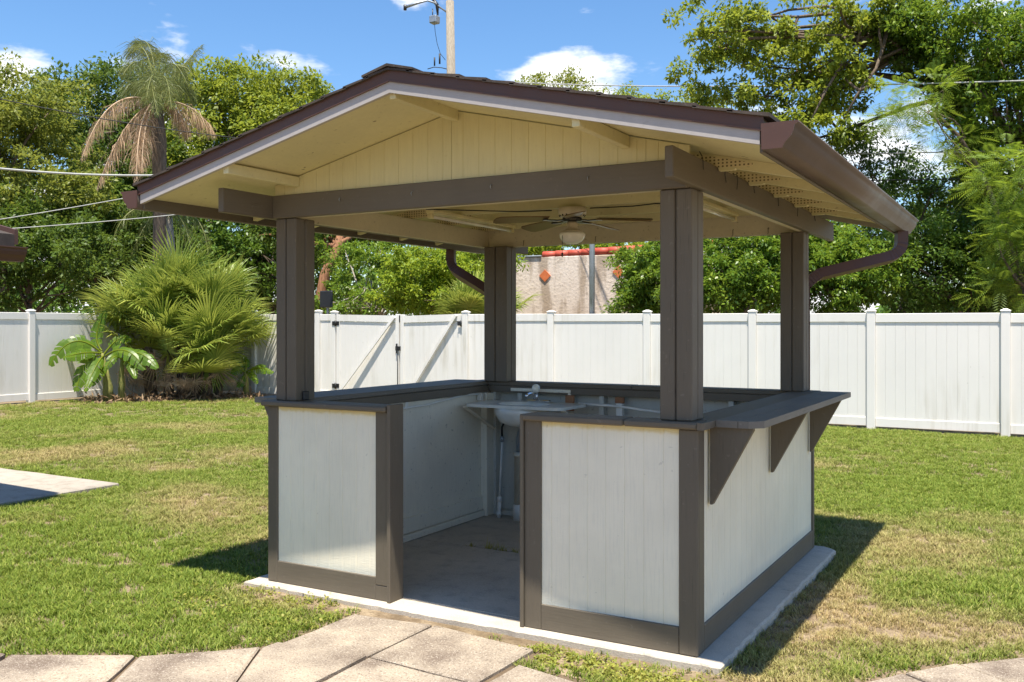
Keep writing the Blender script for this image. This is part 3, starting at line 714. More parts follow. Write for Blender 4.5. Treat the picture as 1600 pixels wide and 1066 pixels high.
def sq(a, b):                                             # superellipse-ish rim points
    o = []
    for k in range(N):
        t = 2 * math.pi * k / N; c_, s_ = math.cos(t), math.sin(t)
        o.append((abs(c_) ** .45 * math.copysign(a, c_), abs(s_) ** .45 * math.copysign(b, s_)))
    return o
rings = [(.417, .242, -.022, .25), (.417, .242, 0, .25), (.21, .165, 0, 1), (.195, .15, -.02, 1), (.165, .125, -.10, 1), (.06, .05, -.145, 1)]
vs = []
for (a, b, z, e) in rings:
    if e < 1: vs += [((SX0 + SX1) / 2 + p, (SY0 + SY1) / 2 + q, .932 + z) for p, q in [(abs(math.cos(t)) ** .2 * math.copysign(a, math.cos(t)), abs(math.sin(t)) ** .2 * math.copysign(b, math.sin(t))) for t in [2 * math.pi * (k + .5) / N for k in range(N)]]]
    else: vs += [(cx_ + a * math.cos(2 * math.pi * (k + .5) / N), cy_ + b * math.sin(2 * math.pi * (k + .5) / N), .932 + z) for k in range(N)]
fs = [tuple(range(5 * N, 6 * N))]
for i in range(5): fs += [(i * N + k, i * N + (k + 1) % N, (i + 1) * N + (k + 1) % N, (i + 1) * N + k) for k in range(N)]
mb.add(vs, fs); top_o = build(mb, 'sink_top', M['porcelain'], snk)
build(MB().lathe([(.235, .909), (.225, .86), (.19, .80), (.12, .765), (.04, .755)], (cx_, cy_, 0), 28), 'bowl', M['porcelain'], snk)
mb = MB(); mb.tube([(-2.47, 1.90, .905), (-2.47, 2.33, .70)], 1, rect=(.004, .02)); mb.tube([(-1.66, 1.95, .905), (-1.66, 2.33, .70)], 1, rect=(.004, .02)); build(mb, 'support_bracket', M['inwhite'], snk)
bx2 = MB(); bx2.box(-2.33, -1.80, 2.352, 2.369, 1.005, 1.03); bx2.box(-1.822, -1.80, 2.352, 2.369, .934, 1.004); build(bx2, 'splash_rail', M['inwhite'], snk)
fau = empty('faucet', (-2.03, 2.27, .932), 'chrome faucet standing at the back of the sink', 'faucet')
build(MB().box(-2.12, -1.93, 2.235, 2.285, .9325, .953, c=.008), 'base_plate', M['chrome'], fau)
mb = MB(); mb.lathe([(.022, .9535), (.02, .985), (.015, 1.0), (.01, 1.002)], (-2.05, 2.26, 0), 14); build(mb, 'body', M['chrome'], fau)
mb = MB(); mb.tube([(-2.05, 2.255, .985), (-2.05, 2.20, 1.005), (-2.05, 2.12, 1.0), (-2.05, 2.10, .985)], [.014, .013, .011, .011], 10); build(mb, 'spout', M['chrome'], fau)
build(MB().lathe([(.006, 1.0025), (.026, 1.012), (.033, 1.035), (.03, 1.058), (.015, 1.07), (.003, 1.072)], (-2.05, 2.26, 0), 16), 'knob', M['glassbowl'], fau)
pp_ = empty('supply_pipe', (-2.39, 2.27, 0), 'thin white supply pipe with valve rising below the sink', 'pipe')
mb = MB(); mb.tube([(-2.39, 2.27, .0015), (-2.385, 2.272, .13)], .016, 10); mb.lathe([(.021, .13), (.021, .165), (.012, .17)], (-2.385, 2.272, 0), 10); mb.lathe([(.02, .02), (.02, .05), (.015, .052)], (-2.389, 2.27, 0), 10); build(mb, 'fitting', M['pvc'], pp_)
mb = MB(); mb.tube([(-2.385, 2.272, .165), (-2.372, 2.29, .60)], .0085, 8); build(mb, 'riser', M['pvc'], pp_)
mb = MB(); mb.lathe([(.008, .60), (.018, .605), (.018, .64), (.008, .65)], (-2.371, 2.29, 0), 10); mb.tube([(-2.371, 2.29, .62), (-2.36, 2.25, .62)], .006, 6); build(mb, 'valve', M['galv'], pp_)
mb = MB(); mb.tube([(-2.371, 2.29, .65), (-2.366, 2.28, .72), (-2.33, 2.26, .77), (-2.25, 2.24, .785), (-2.13, 2.20, .79), (-2.08, 2.17, .80)], .009, 8); build(mb, 'hose', M['cable'], pp_)
dr = empty('drain_pipe', (-2.21, 2.27, 0), 'wide cream drain pipe standing below the sink bowl', 'pipe')
mb = MB(); mb.lathe([(.044, .0015), (.044, .12), (.036, .125)], (-2.21, 2.27, 0), 16); build(mb, 'collar', M['pvc'], dr)
mb = MB(); mb.lathe([(.034, .126), (.034, .50), (.042, .501), (.042, .53), (.02, .535)], (-2.21, 2.27, 0), 16); build(mb, 'stack', M['pvcdirty'], dr)
mb = MB(); mb.tube([(-2.21, 2.27, .535), (-2.208, 2.265, .62), (-2.17, 2.22, .70), (-2.10, 2.13, .745), (-2.06, 2.09, .756)], [.018, .022, .018, .022, .02], 10); build(mb, 'trap', M['galv'], dr)

# ------------------------------------------------------------------ white vinyl fence
FY = 11.64
def zt(x): return 1.72 - .0052 * (x - .86)                     # rail top, rising gently along the run
PW = .127
shared = {}
def copy_part(key, maker, name, loc, parent, rotz=0, scale=None):
    if key not in shared:
        o = maker(); me = o.data; shared[key] = me; WL.pop(o, None); bpy.data.objects.remove(o)
    o = link(name, shared[key], loc, parent); o.rotation_euler = (0, 0, rotz)
    if scale: o.scale = scale
    return o
def mkbox(w, d, h, c=.004): return lambda: build(MB().box(-w / 2, w / 2, -d / 2, d / 2, -h / 2, h / 2, c=c), 'piece', M['vinyl'])
def mkcap():
    mb = MB(); a = .072; mb.box(-a, a, -a, a, -.018, .0, c=.004); mb.add([(-a * .95, -a * .95, 0), (a * .95, -a * .95, 0), (a * .95, a * .95, 0), (-a * .95, a * .95, 0), (-.02, -.02, .024), (.02, -.02, .024), (.02, .02, .024), (-.02, .02, .024)], [(0, 1, 5, 4), (1, 2, 6, 5), (2, 3, 7, 6), (3, 0, 4, 7), (4, 5, 6, 7)]); return build(mb, 'piece', M['vinyl'])
def fpost(par, x, y, ztop):
    z0 = gz(x, y) - .05; h = ztop + .03 - z0
    p = copy_part(('post', round(h, 2)), mkbox(PW, PW, h, .008), 'post', (x, y, (z0 + ztop + .03) / 2), par)
    copy_part('cap', mkcap, 'cap', (x, y, ztop + .049), p); return p
def fpanel(par, p0, p1, z0t, z1t, axis):
    """one bay between two post centres"""
    a, b = (p0[0], p1[0]) if axis == 'x' else (p0[1], p1[1]); a, b = min(a, b) + PW / 2, max(a, b) - PW / 2; L = b - a; c = (a + b) / 2; f = p0[1] if axis == 'x' else p0[0]
    def loc(u, z): return (u, f, z) if axis == 'x' else (f, u, z)
    rz = 0 if axis == 'x' else math.pi / 2
    ztm = (z0t + z1t) / 2; g0 = gz(*loc(c, 0)[:2])
    copy_part(('rail', round(L, 2)), mkbox(L - .002, .05, .14, .006), 'rail', loc(c, ztm - .07), par, rz)
    zb = g0 + .05; copy_part(('rail', round(L, 2)), mkbox(L - .002, .05, .14, .006), 'rail', loc(c, zb + .07), par, rz)
    n = max(1, round(L / .152)); w = L / n; h = ztm - .14 - (zb + .14) - .002
    for i in range(n):
        copy_part(('plank', round(w, 3), round(h, 2)), mkbox(w - .0012, .022, h, .0018), 'plank', loc(a + (i + .5) * w, (ztm - .14 + zb + .14) / 2), par, rz)
FX = [.86, -1.03, -2.92, -4.81, -6.74, -8.65]
bf = empty('vinyl_fence', (-4, FY, gz(-4, FY)), 'white vinyl privacy fence stained with algae, behind the gazebo and right of the gates', 'fence', 'white vinyl fence runs')
FX = [4.64, 2.75] + FX
for x in FX: fpost(bf, x, FY, zt(x))
for a, b in zip(FX, FX[1:]): fpanel(bf, (a, FY), (b, FY), zt(a), zt(b), 'x')
cf = empty('vinyl_fence', (-14, FY, gz(-14, FY)), 'short run of white vinyl fence between the gates and the corner palms', 'fence', 'white vinyl fence runs')
FX2 = [-12.02, -12.47, -14.37, -16.27]
for x in FX2: fpost(cf, x, FY, zt(x) + (.01 if x > -12.2 else .03))
for a, b in zip(FX2, FX2[1:]): fpanel(cf, (a, FY), (b, FY), zt(a), zt(b), 'x')
lf = empty('vinyl_fence', (-16.27, 7, gz(-16.27, 7)), 'white vinyl fence behind the banana plant and palmetto, running towards the patio', 'fence', 'white vinyl fence runs')
LY = [9.53, 7.42, 5.31, 3.2]
for y in LY: fpost(lf, -16.27, y, 1.80)
for a, b in zip([FY] + LY, LY): fpanel(lf, (-16.27, a), (-16.27, b), 1.80, 1.80, 'y')
# double gate
for nm, xa, xb, hinge, lab in (('gate', -11.945, -10.275, -1, 'white vinyl gate leaf with a leaning diagonal brace, hinged beside the corner palms'), ('gate', -10.245, -8.725, 1, 'white vinyl gate leaf with diagonal brace, hinged at the long fence run')):
    gt = empty(nm, ((xa + xb) / 2, FY, gz(-10, FY)), lab, 'gate', 'leaves of the double gate')
    zh = zt((xa + xb) / 2); sag = .035
    def zz(x): return zh - sag * ((x - xa) / (xb - xa) if hinge < 0 else (xb - x) / (xb - xa))
    y0, y1 = FY - .03, FY + .03; g0 = gz(-10, FY) + .06
    mb = MB()
    mb.prism([(xa, zz(xa) - .14), (xb, zz(xb) - .14), (xb, zz(xb)), (xa, zz(xa))], y0, y1); build(mb, 'rail', M['vinyl'], gt)
    build(MB().box(xa, xb, y0, y1, g0, g0 + .14, c=.006), 'rail', M['vinyl'], gt)
    for xs_ in (xa, xb - .09): build(MB().box(xs_, xs_ + .09, y0 - .004, y1 + .004, g0 - .01, zz(xs_ + .045) + (.03 if (hinge < 0) == (xs_ == xb - .09) else .0), c=.006), 'stile', M['vinyl'], gt)
    n = 10; w = (xb - xa - .18) / n
    for i in range(n):
        x = xa + .09 + (i + .5) * w; build(MB().box(x - w / 2 + .0006, x + w / 2 - .0006, FY - .011, FY + .011, g0 + .141, zz(x) - .145, c=.0018), 'plank', M['vinyl'], gt)
    if hinge < 0: A, B = Vector((xb - .10, y0 - .022, zz(xb) - .02)), Vector((xa + .10, y0 - .10, g0 + .06))
    else: A, B = Vector((xb - .13, y0 - .022, zz(xb) - .02)), Vector((xa + .16, y0 - .025, g0 + .06))
    mb = MB(); mb.tube([A, B], 1, rect=(.018, .028), up=(0, 1, 0)); build(mb, 'brace', M['vinyl'], gt)
    hx = xa if hinge < 0 else xb
    for z in (zh - .19, g0 + .25): 
        mb = MB(); mb.box(hx - .085, hx - .01, y0 - .045, y0 - .034, z - .045, z + .045); mb.box(hx + .01, hx + .085, y0 - .012, y0 - .0045, z - .045, z + .045); mb.tube([(hx, y0 - .03, z - .06), (hx, y0 - .03, z + .06)], .02, 8); build(mb, 'hinge', M['black'], gt)
    if hinge < 0:
        mb = MB(); zc = (zh + g0) / 2 + .18; mb.box(xb - .075, xb + .05, y0 - .03, y0 - .0045, zc - .045, zc + .045); mb.box(xb - .05, xb - .01, y0 - .045, y0 - .031, zc - .1, zc + .1); mb.tube([(xb - .02, y0 - .02, zc - .1), (xb - .02, y0 - .02, g0 - .04)], .01, 6); build(mb, 'latch', M['black'], gt)

# ------------------------------------------------------------------ neighbouring house corner (its eave shades the patio)
hs = empty('house', (-9.5, -3.0, -.05), 'brown eave and gutter corner of the main house above the patio', 'house')
HX, HYB = -6.06, .60
mb = MB(); mb.prism([(HX, 2.165), (HX - 6, 3.5), (HX - 6, 3.62), (HX, 2.285)], -9, HYB - .02); build(mb, 'roof', M['shingle'], hs)
build(MB().box(HX - .02, HX - .0005, -9, HYB, 2.06, 2.19), 'fascia', M['brown'], hs)
mb = MB(); P = kprof()
vs = [(HX + a * .95, y, 2.055 + b * 1.2) for y in (-9, HYB + .01) for a, b in P]; n = len(P)
mb.add(vs, [(i, i + 1, n + i + 1, n + i) for i in range(n - 1)]); gu = build(mb, 'gutter', M['brown'], hs)
build(MB().prism([(HX + a * .95, 2.055 + b * 1.2) for a, b in P[:10]], HYB + .0105, HYB + .014), 'gutter_end_cap', M['brown'], gu)
mb = MB(); mb.prism([(HX, 2.20), (HX - 6, 3.535), (HX - 6, 3.66), (HX, 2.325)], HYB - .0195, HYB + .012); build(mb, 'rake_board', M['brown'], hs)
build(MB().box(HX - 6, HX - .75, -9, HYB - .7, -.06, 2.19), 'wall', M['stucco'], hs)

# ------------------------------------------------------------------ things beyond the fence
bw = empty('stucco_building', (-14, 24, 0), 'pale stained stucco wall with red tile coping and orange diamond tiles', 'building')
wA = at(775, 500, 27.0); wB = at(1130, 500, 24.5)
dx = Vector((wB[0] - wA[0], wB[1] - wA[1], 0)); Lw = dx.length; ang = math.atan2(dx.y, dx.x)
def bl(name, mat, mb, par=bw):
    o = build(mb, name, M[mat], None); c = WL[o].copy(); cs, sn = math.cos(ang), math.sin(ang)
    w = Vector((wA[0] + c.x * cs - c.y * sn, wA[1] + c.x * sn + c.y * cs, c.z)); WL[o] = w
    o.parent = par; o.location = w - WL[par]; o.rotation_euler = (0, 0, ang); return o
bl('wall', 'stucco', MB().box(0, Lw, 0, .3, -.3, 3.49, c=.02))
bl('coping', 'galv', MB().box(-.02, 1.40, -.04, .34, 3.4905, 3.53, c=.01))
k = 0; x = 1.42
while x < Lw - .1:
    mb = MB(); zc = 3.53 + .035 * (x - 1.42); mb.tube([(x, .1, zc), (x + .40, .1, zc + .012)], [.115, .10], 12); bl('ridge_tile', 'redtile', mb); x += .385
for u, v in ((851, 431), (966, 425)):
    t = (u - 775) / (1130 - 775); 
    xx = None
    for q in np.linspace(0, Lw, 400):
        p = np.array([wA[0] + q * math.cos(ang), wA[1] + q * math.sin(ang), 0]) - CAM
        if 800 + FPX * (p @ RT) / (p @ FW) >= u: xx = q; wd = p @ FW; break
    zc = CAM[2] + (HY - v) / FPX * wd
    bl('diamond_tile', 'orangetile', MB().prism([(xx, zc - .17), (xx + .17, zc), (xx, zc + .17), (xx - .17, zc)], -.03, -.0005))
P0 = at(925, 500, 17.5); gp = empty('steel_pole', (P0[0], P0[1], -.1), 'galvanised steel pole standing before the stucco wall', 'pole')
build(MB().lathe([(.052, -.15), (.052, 3.9), (.046, 3.92)], (P0[0], P0[1], 0), 14), 'shaft', M['galv'], gp)
build(MB().lathe([(.058, 3.921), (.058, 3.96), (.02, 3.98)], (P0[0], P0[1], 0), 14), 'cap', M['galv'], gp)
P0 = at(510, 500, 23.5); dp = empty('dark_board', (P0[0], P0[1], 0), 'dark blank board on a post among the shrubs beyond the gates', 'board')  # unidentified dark panel on a post, not known to carry notices
zc = CAM[2] + (HY - 467) / FPX * 23.5
mb = MB(); mb.box(P0[0] - .2, P0[0] + .2, P0[1] - .03, P0[1] + .03, zc - .22, zc + .2, c=.02); build(mb, 'sheet', M['screen'], dp)
build(MB().box(P0[0] - .025, P0[0] + .025, P0[1] + .031, P0[1] + .08, -.2, zc + .1), 'post', M['galv'], dp)
# utility pole
PW0 = at(712, 500, 34); PT = at(703, 2, 34)
up = empty('utility_pole', (PW0[0], PW0[1], -.2), 'weathered wooden utility pole with street lamp arm rising behind the gazebo roof', 'utility pole')
mb = MB(); mb.tube([(PW0[0], PW0[1], -.3), (PW0[0] * .5 + PT[0] * .5, PW0[1] * .5 + PT[1] * .5, PT[2] * .5), tuple(PT)], [.21, .18, .145], 14); build(mb, 'shaft', M['polewood'], up)
def pu(u, v, dw=0): return tuple(at(u, v, 34 + dw))
mb = MB(); mb.tube([pu(699, 20), pu(688, 12, -.1), pu(680, 5, -.15), pu(668, 1, -.2), pu(652, 5, -.3), pu(634, 11, -.4)], [.03, .03, .035, .035, .05, .06], 8); build(mb, 'lamp_arm', M['galv'], up)
mb = MB(); mb.tube([pu(633, 8, -.4), pu(633, 16, -.4)], .06, 8); build(mb, 'photocell', M['black'], up)
mb = MB(); mb.tube([pu(677, 0, -.1), pu(683, 8, -.1), pu(684, 24, -.1)], [.06, .07, .03], 8); build(mb, 'cutout', M['black'], up)
mb = MB(); a = np.array(pu(679, 31, -.15)); mb.box(a[0] - .15, a[0] + .15, a[1] - .15, a[1] + .15, a[2] - .14, a[2] + .13, c=.03); build(mb, 'junction_box', M['galv'], up)
mb = MB(); mb.tube([pu(682, 9, -.1), pu(699, 19)], .025, 6); mb.tube([pu(676, 30, -.15), pu(676, 14, -.12)], .02, 6); build(mb, 'bracket', M['black'], up)
mb = MB(); mb.tube([pu(679, 38, -.15), pu(680, 50, -.15), pu(683, 68, -.12), pu(688, 84, -.1), pu(696, 94)], .010, 5); mb.tube([pu(668, 108, -.1), pu(678, 105, -.1), pu(690, 106, -.1), pu(702, 109)], .016, 6); mb.tube([pu(679, 90, -.1), pu(679, 103, -.1)], .03, 6); mb.tube([pu(687, 84, -.1), pu(687, 100, -.1)], .035, 6); build(mb, 'drop_wire', M['cable'], up)
def cable(a, b, sagm, r_, lab, mat, n=24):
    a, b = np.array(a), np.array(b); pts = [tuple(a + (b - a) * t - UP * sagm * 4 * t * (1 - t)) for t in np.linspace(0, 1, n)]
    mb = MB(); mb.tube(pts, r_, 6); return tag(build(mb, 'power_line', M[mat]), lab, 'cable', 'overhead wires')
cable(at(-260, 226, 17), at(560, 240, 23), .55, .022, 'thick pale overhead cable crossing the dead palm fronds', 'wire')
cable(at(-200, 108, 17), at(640, 232, 23), .35, .010, 'thin dark overhead wire passing below the palm crown', 'cable')
cable(at(-60, 352, 20.5), at(500, 245, 24), .1, .010, 'pale overhead wire rising behind the gutter corner', 'wire')
cable(at(-60, 362, 20.5), at(520, 305, 24), .1, .010, 'pale overhead wire low behind the palmetto crown', 'wire')
cable(at(690, 122, 30), at(1720, 122, 15.4), .2, .014, 'overhead cable crossing the tall tree above the roof', 'wire')
cable(at(700, 240, 30), at(1720, 232, 16), .1, .011, 'overhead wire showing between the tree branches below the top cable', 'wire')
cable(at(700, 282, 30), at(1720, 274, 16), .1, .010, 'lowest dark wire running through the tall tree foliage', 'cable')

# ------------------------------------------------------------------ foliage
def unit(v): return v / np.linalg.norm(v, axis=-1, keepdims=True)
def leafquads(pos, size, g, up_bias=.75, aspect=.48, out=None):
    n = len(pos); d = g.normal(size=(n, 3)); d[:, 2] -= .25
    if out is not None: d += out * .9
    d = unit(d); nrm = g.normal(size=(n, 3)); nrm[:, 2] += up_bias * 3; s = unit(np.cross(d, nrm)); nn = unit(np.cross(s, d))
    L = size * g.uniform(.65, 1.25, (n, 1)); W = L * aspect
    V = np.stack([pos, pos + d * L * .45 + s * W * .5 + nn * L * .06, pos + d * L - nn * L * .08, pos + d * L * .45 - s * W * .5 + nn * L * .06], 1).reshape(-1, 3)
    return V
def pinnate(pos, dirs, length, g, pairs=9, lw=.05):
    """feathery compound leaves: a rachis with leaflet quads either side"""
    n = len(pos); dirs = unit(dirs); s = unit(np.cross(dirs, np.array([0, 0, 1.0]) + g.normal(size=(n, 3)) * .3)); nn = unit(np.cross(s, dirs))
    out = []
    L = length * g.uniform(.7, 1.2, (n, 1))
    for k in range(pairs):
        t = (k + 1) / pairs
        base = pos + dirs * L * t - np.array([0, 0, 1.0]) * L * .35 * t * t
        ll = L * .34 * math.sin(math.pi * (.15 + .8 * t)) + .01
        for sg in (1, -1):
            tip = base + s * sg * ll + dirs * ll * .45 - np.array([0, 0, 1.0]) * ll * .25
            mid = (base + tip) / 2; w = dirs * lw * L
            out.append(np.stack([base, mid + w * .5, tip, mid - w * .5], 1))
    return np.concatenate(out, 1).reshape(-1, 3)
def quads(V): return np.arange(len(V)).reshape(-1, 4)
def tintof(V, g, lo=0, hi=1): return np.repeat(np.clip(g.beta(2, 2.4, len(V) // 4) * (hi - lo) + lo, 0, 1), 4)
def crown_points(ells, n, g, shell=.55):
    vol = np.array([e[1][0] * e[1][1] * e[1][2] for e in ells]); idx = g.choice(len(ells), n, p=vol / vol.sum())
    d = unit(g.normal(size=(n, 3))); r_ = g.uniform(0, 1, (n, 1)) ** (1 / 3 if shell == 0 else (1 - shell) / 2 + .05)
    c = np.array([e[0] for e in ells])[idx]; rad = np.array([e[1] for e in ells])[idx]
    return c + d * rad * r_ * g.uniform(.82, 1.12, (n, 1)), d
def limb(mb, a, b, r0, r1, g, n=6, wob=.12):
    a, b = np.array(a, float), np.array(b, float); L = np.linalg.norm(b - a); pts = []
    o = g.normal(size=3) * L * wob; o[2] = abs(o[2]) * .6
    for t in np.linspace(0, 1, n): pts.append(tuple(a + (b - a) * t + o * math.sin(math.pi * t) + (g.normal(size=3) * L * .012 if 0 < t < 1 else 0)))
    mb.tube(pts, list(np.linspace(r0, r1, n)), 7); return pts
def tree(name, label, cat, base, ells, mat, nclump, per, clr, lsize, seed, trunk_r=.16, barkm='bark', nl=14, group=None, fork=None, kind='leaf', trunkpts=None, shell=.55, tw=True, limb_k=.42):
    """ells: (u, v, depth, ru_px, rv_px, r_depth_m)"""
    g = np.random.default_rng(seed); E3 = []
    for (u, v, w, ru, rv, rw) in ells:
        s = w / FPX; E3.append((at(u, v, w), np.array([abs(RT[0]) * ru * s + abs(FW[0]) * rw, abs(RT[1]) * ru * s + abs(FW[1]) * rw, rv * s])))
    bx_, by_ = base; z0 = gz(max(-40, min(40, bx_)), max(-40, min(40, by_)))
    root = empty(name, (bx_, by_, z0), label, cat, group)
    cl, dr_ = crown_points(E3, nclump, g, shell)
    cc = np.mean([e[0] for e in E3], 0); zmin = min(e[0][2] - e[1][2] for e in E3)
    fk = np.array(fork if fork is not None else [bx_ * .5 + cc[0] * .5, by_ * .5 + cc[1] * .5, max(z0 + .5, zmin + .25 * (cc[2] - zmin))])
    mb = MB()
    if trunkpts is None: tp = limb(mb, (bx_, by_, z0 - .2), fk, trunk_r, trunk_r * .75, g, 7, .03)
    else: mb.tube(trunkpts, list(np.linspace(trunk_r, trunk_r * .55, len(trunkpts))), 10); tp = trunkpts
    st = [np.array(tp[-1]), np.array(tp[-2])] + ([np.array(t) for t in tp[len(tp) // 2:]] if trunkpts is not None else [])
    sel = g.choice(len(cl), min(nl, len(cl)), replace=False); ends = []
    for i in sel:
        a = st[g.integers(len(st))]; pts = limb(mb, a, cl[i], trunk_r * limb_k, trunk_r * .07, g, 6, .1); ends.append([np.array(p) for p in pts])
    if tw and ends:
        for j in range(nl * 3):
            e = ends[g.integers(len(ends))]; a = e[g.integers(2, 6)]; dd = np.linalg.norm(cl - a, axis=1); i = g.choice(np.argsort(dd)[:8]); limb(mb, a, cl[i], trunk_r * .13, trunk_r * .04, g, 4, .12)
    build(mb, 'trunk', M[barkm], root, fixn=False)
    ci = np.repeat(np.arange(nclump), per); n = len(ci)
    csz = clr * g.uniform(.45, 1.15, nclump)
    d = unit(g.normal(size=(n, 3))); off = d * (g.uniform(0, 1, (n, 1)) ** .5) * csz[ci][:, None] * np.array([1, 1, .62])
    pos = cl[ci] + off
    ctint = g.uniform(-.22, .22, nclump)
    if kind == 'leaf': V = leafquads(pos, lsize, g, out=d); T = np.clip(np.repeat(g.beta(2.2, 2.4, n) + ctint[ci], 4), 0, 1)
    else:
        pr = 9; V = pinnate(pos, d + dr_[ci] * .5 + np.array([0, 0, .15]), lsize, g, pr); T = np.clip(np.repeat(g.beta(2.2, 2.4, n) + ctint[ci], 4 * pr * 2), 0, 1)
    npmesh('crown', V, quads(V), M[mat], root, T); return root
def gxy(u, w): p = at(u, 500, w); return (p[0], p[1])

tree('loose_tree', 'loose yellowish-green tree left of the dark oak, beyond the patio-side fence', 'tree', gxy(-10, 27), [(25, 150, 27, 65, 55, 1.6), (10, 220, 27, 85, 60, 2), (50, 300, 26, 95, 55, 2), (-60, 200, 27, 80, 110, 2)], 'lf_olive', 420, 75, .42, .14, 11, .16)
tree('oak_tree', 'dark green oak behind the dead-fronded palm', 'tree', gxy(150, 33), [(150, 175, 33, 70, 62, 2.2), (105, 190, 33, 50, 60, 2), (190, 140, 33, 45, 40, 1.5), (195, 260, 33, 70, 80, 2.4), (100, 310, 31, 80, 60, 2.4), (230, 330, 32, 70, 60, 2)], 'lf_oak', 520, 80, .55, .17, 12, .28)
tree('camphor_tree', 'broad rounded tree with yellow-tipped crown right of the dead-fronded palm', 'tree', gxy(400, 36), [(395, 150, 36, 75, 48, 2.6), (330, 165, 36, 55, 60, 2.2), (455, 160, 36, 48, 44, 2), (400, 230, 36, 110, 70, 3), (310, 270, 35, 70, 70, 2.4), (490, 215, 36, 30, 60, 1.8)], 'lf_yel', 640, 85, .55, .17, 13, .3)
tree('understory_tree', 'low bushy tree over the fence near the house gutter corner', 'tree', gxy(60, 24.5), [(40, 400, 24.5, 70, 75, 1.4), (115, 405, 24.5, 60, 70, 1.4), (0, 350, 25, 60, 60, 1.4), (-40, 430, 24, 60, 70, 1.2)], 'lf_oak', 330, 80, .36, .13, 14, .1)
tree('understory_tree', 'shaded tree mass between the palm trunk and the understory bush', 'tree', gxy(160, 28), [(160, 370, 28, 70, 75, 1.6), (100, 350, 28.5, 60, 50, 1.6), (220, 400, 28, 50, 80, 1.6)], 'lf_oak', 330, 80, .45, .15, 15, .13)
tree('dark_tree', 'dense dark tree behind the front post and palmetto crown', 'tree', gxy(440, 33), [(440, 400, 33, 75, 90, 2.4), (350, 380, 33, 80, 90, 2.4), (290, 420, 31, 60, 80, 2), (480, 330, 34, 50, 60, 2)], 'lf_dark', 460, 80, .55, .18, 16, .22)
tree('shrubby_tree', 'sprawling green shrub tree with bare twigs above the gates', 'tree', gxy(600, 26), [(545, 395, 26, 40, 30, 1), (585, 440, 26, 45, 45, 1.2), (560, 475, 25, 50, 25, 1), (615, 400, 27, 40, 45, 1.2), (525, 480, 24.5, 40, 20, .8)], 'lf_hedge', 120, 80, .27, .12, 17, .12, 'barkpale', nl=34, limb_k=.3)
tree('leaning_tree', 'dark tree with a leaning reddish trunk beside the dark blank board', 'tree', gxy(492, 27.5), [(500, 380, 28.5, 45, 40, 1.2), (460, 350, 29, 50, 40, 1.2), (560, 350, 29, 60, 40, 1.2)], 'lf_oak', 180, 80, .4, .14, 18, .2, 'barkred', trunkpts=[tuple(at(496, 540, 27)), tuple(at(500, 480, 27)), tuple(at(508, 430, 27)), tuple(at(528, 385, 27.3)), tuple(at(540, 340, 28))])
tree('yellow_shrub', 'bright yellow-green leafy shrub over the gates below the downspout', 'shrub', gxy(680, 24), [(665, 425, 24, 50, 45, 1.1), (640, 460, 24, 40, 30, 1), (715, 420, 24.5, 45, 45, 1), (690, 470, 24, 60, 25, 1), (745, 410, 25, 35, 40, 1)], 'lf_bright', 330, 80, .27, .105, 19, .09, nl=10)
tree('far_tree', 'small distant treetop peeping over the roof edge', 'tree', gxy(870, 46), [(868, 140, 46, 36, 30, 1.4), (840, 165, 46, 50, 30, 1.5)], 'lf_olive', 110, 50, .55, .17, 20, .18, tw=False, group='distant treetops over the roof')
tree('far_tree', 'sparse distant treetop beside the airy branches over the roof', 'tree', gxy(980, 46), [(965, 160, 46, 50, 18, 1.4), (1030, 170, 46, 45, 26, 1.5), (1100, 190, 46, 60, 40, 1.5)], 'lf_yel', 170, 50, .55, .17, 21, .18, tw=False, group='distant treetops over the roof')
tree('wall_shrub', 'green hedge growing over the stucco wall coping', 'shrub', gxy(880, 30), [(880, 385, 30.5, 95, 22, 1), (800, 400, 31, 60, 40, 1), (970, 378, 30, 60, 26, 1), (740, 400, 31, 40, 50, 1)], 'lf_bright', 260, 80, .34, .13, 22, .09, nl=8, tw=False)
tree('wall_vine', 'glossy leafy vine mound climbing over the end of the stucco wall', 'vine', gxy(1020, 23), [(1012, 440, 23.4, 32, 62, .6), (1050, 430, 22.5, 40, 65, .8), (985, 405, 24, 26, 16, .4), (1000, 480, 22.8, 30, 30, .6)], 'lf_hedge', 300, 80, .24, .105, 23, .07, nl=8, tw=False)
HG = 'shrubs over the long fence run'
tree('hedge_shrub', 'bright green shrub over the fence between the near post and the far post', 'shrub', gxy(1160, 17.5), [(1150, 435, 17.5, 60, 62, .8), (1200, 430, 17.3, 45, 60, .8), (1100, 445, 17.8, 50, 55, .8), (1160, 380, 18, 60, 40, .8), (1230, 400, 17.6, 40, 70, .7)], 'lf_hedge', 430, 90, .24, .085, 24, .08, group=HG)
tree('hedge_shrub', 'sunlit green shrub over the fence below the sloping downspout', 'shrub', gxy(1310, 17), [(1305, 440, 17, 42, 55, .8), (1345, 420, 17.3, 45, 55, .8), (1290, 400, 17.6, 45, 50, .8)], 'lf_hedge', 300, 90, .24, .085, 25, .07, group=HG)
tree('hedge_shrub', 'dark tall shrub mass over the most stained fence panels', 'shrub', gxy(1490, 18), [(1430, 420, 18, 60, 75, 1), (1510, 410, 18.2, 65, 85, 1), (1590, 420, 18, 60, 80, 1), (1660, 410, 18, 60, 90, 1)], 'lf_dark', 560, 90, .28, .09, 26, .1, group=HG)
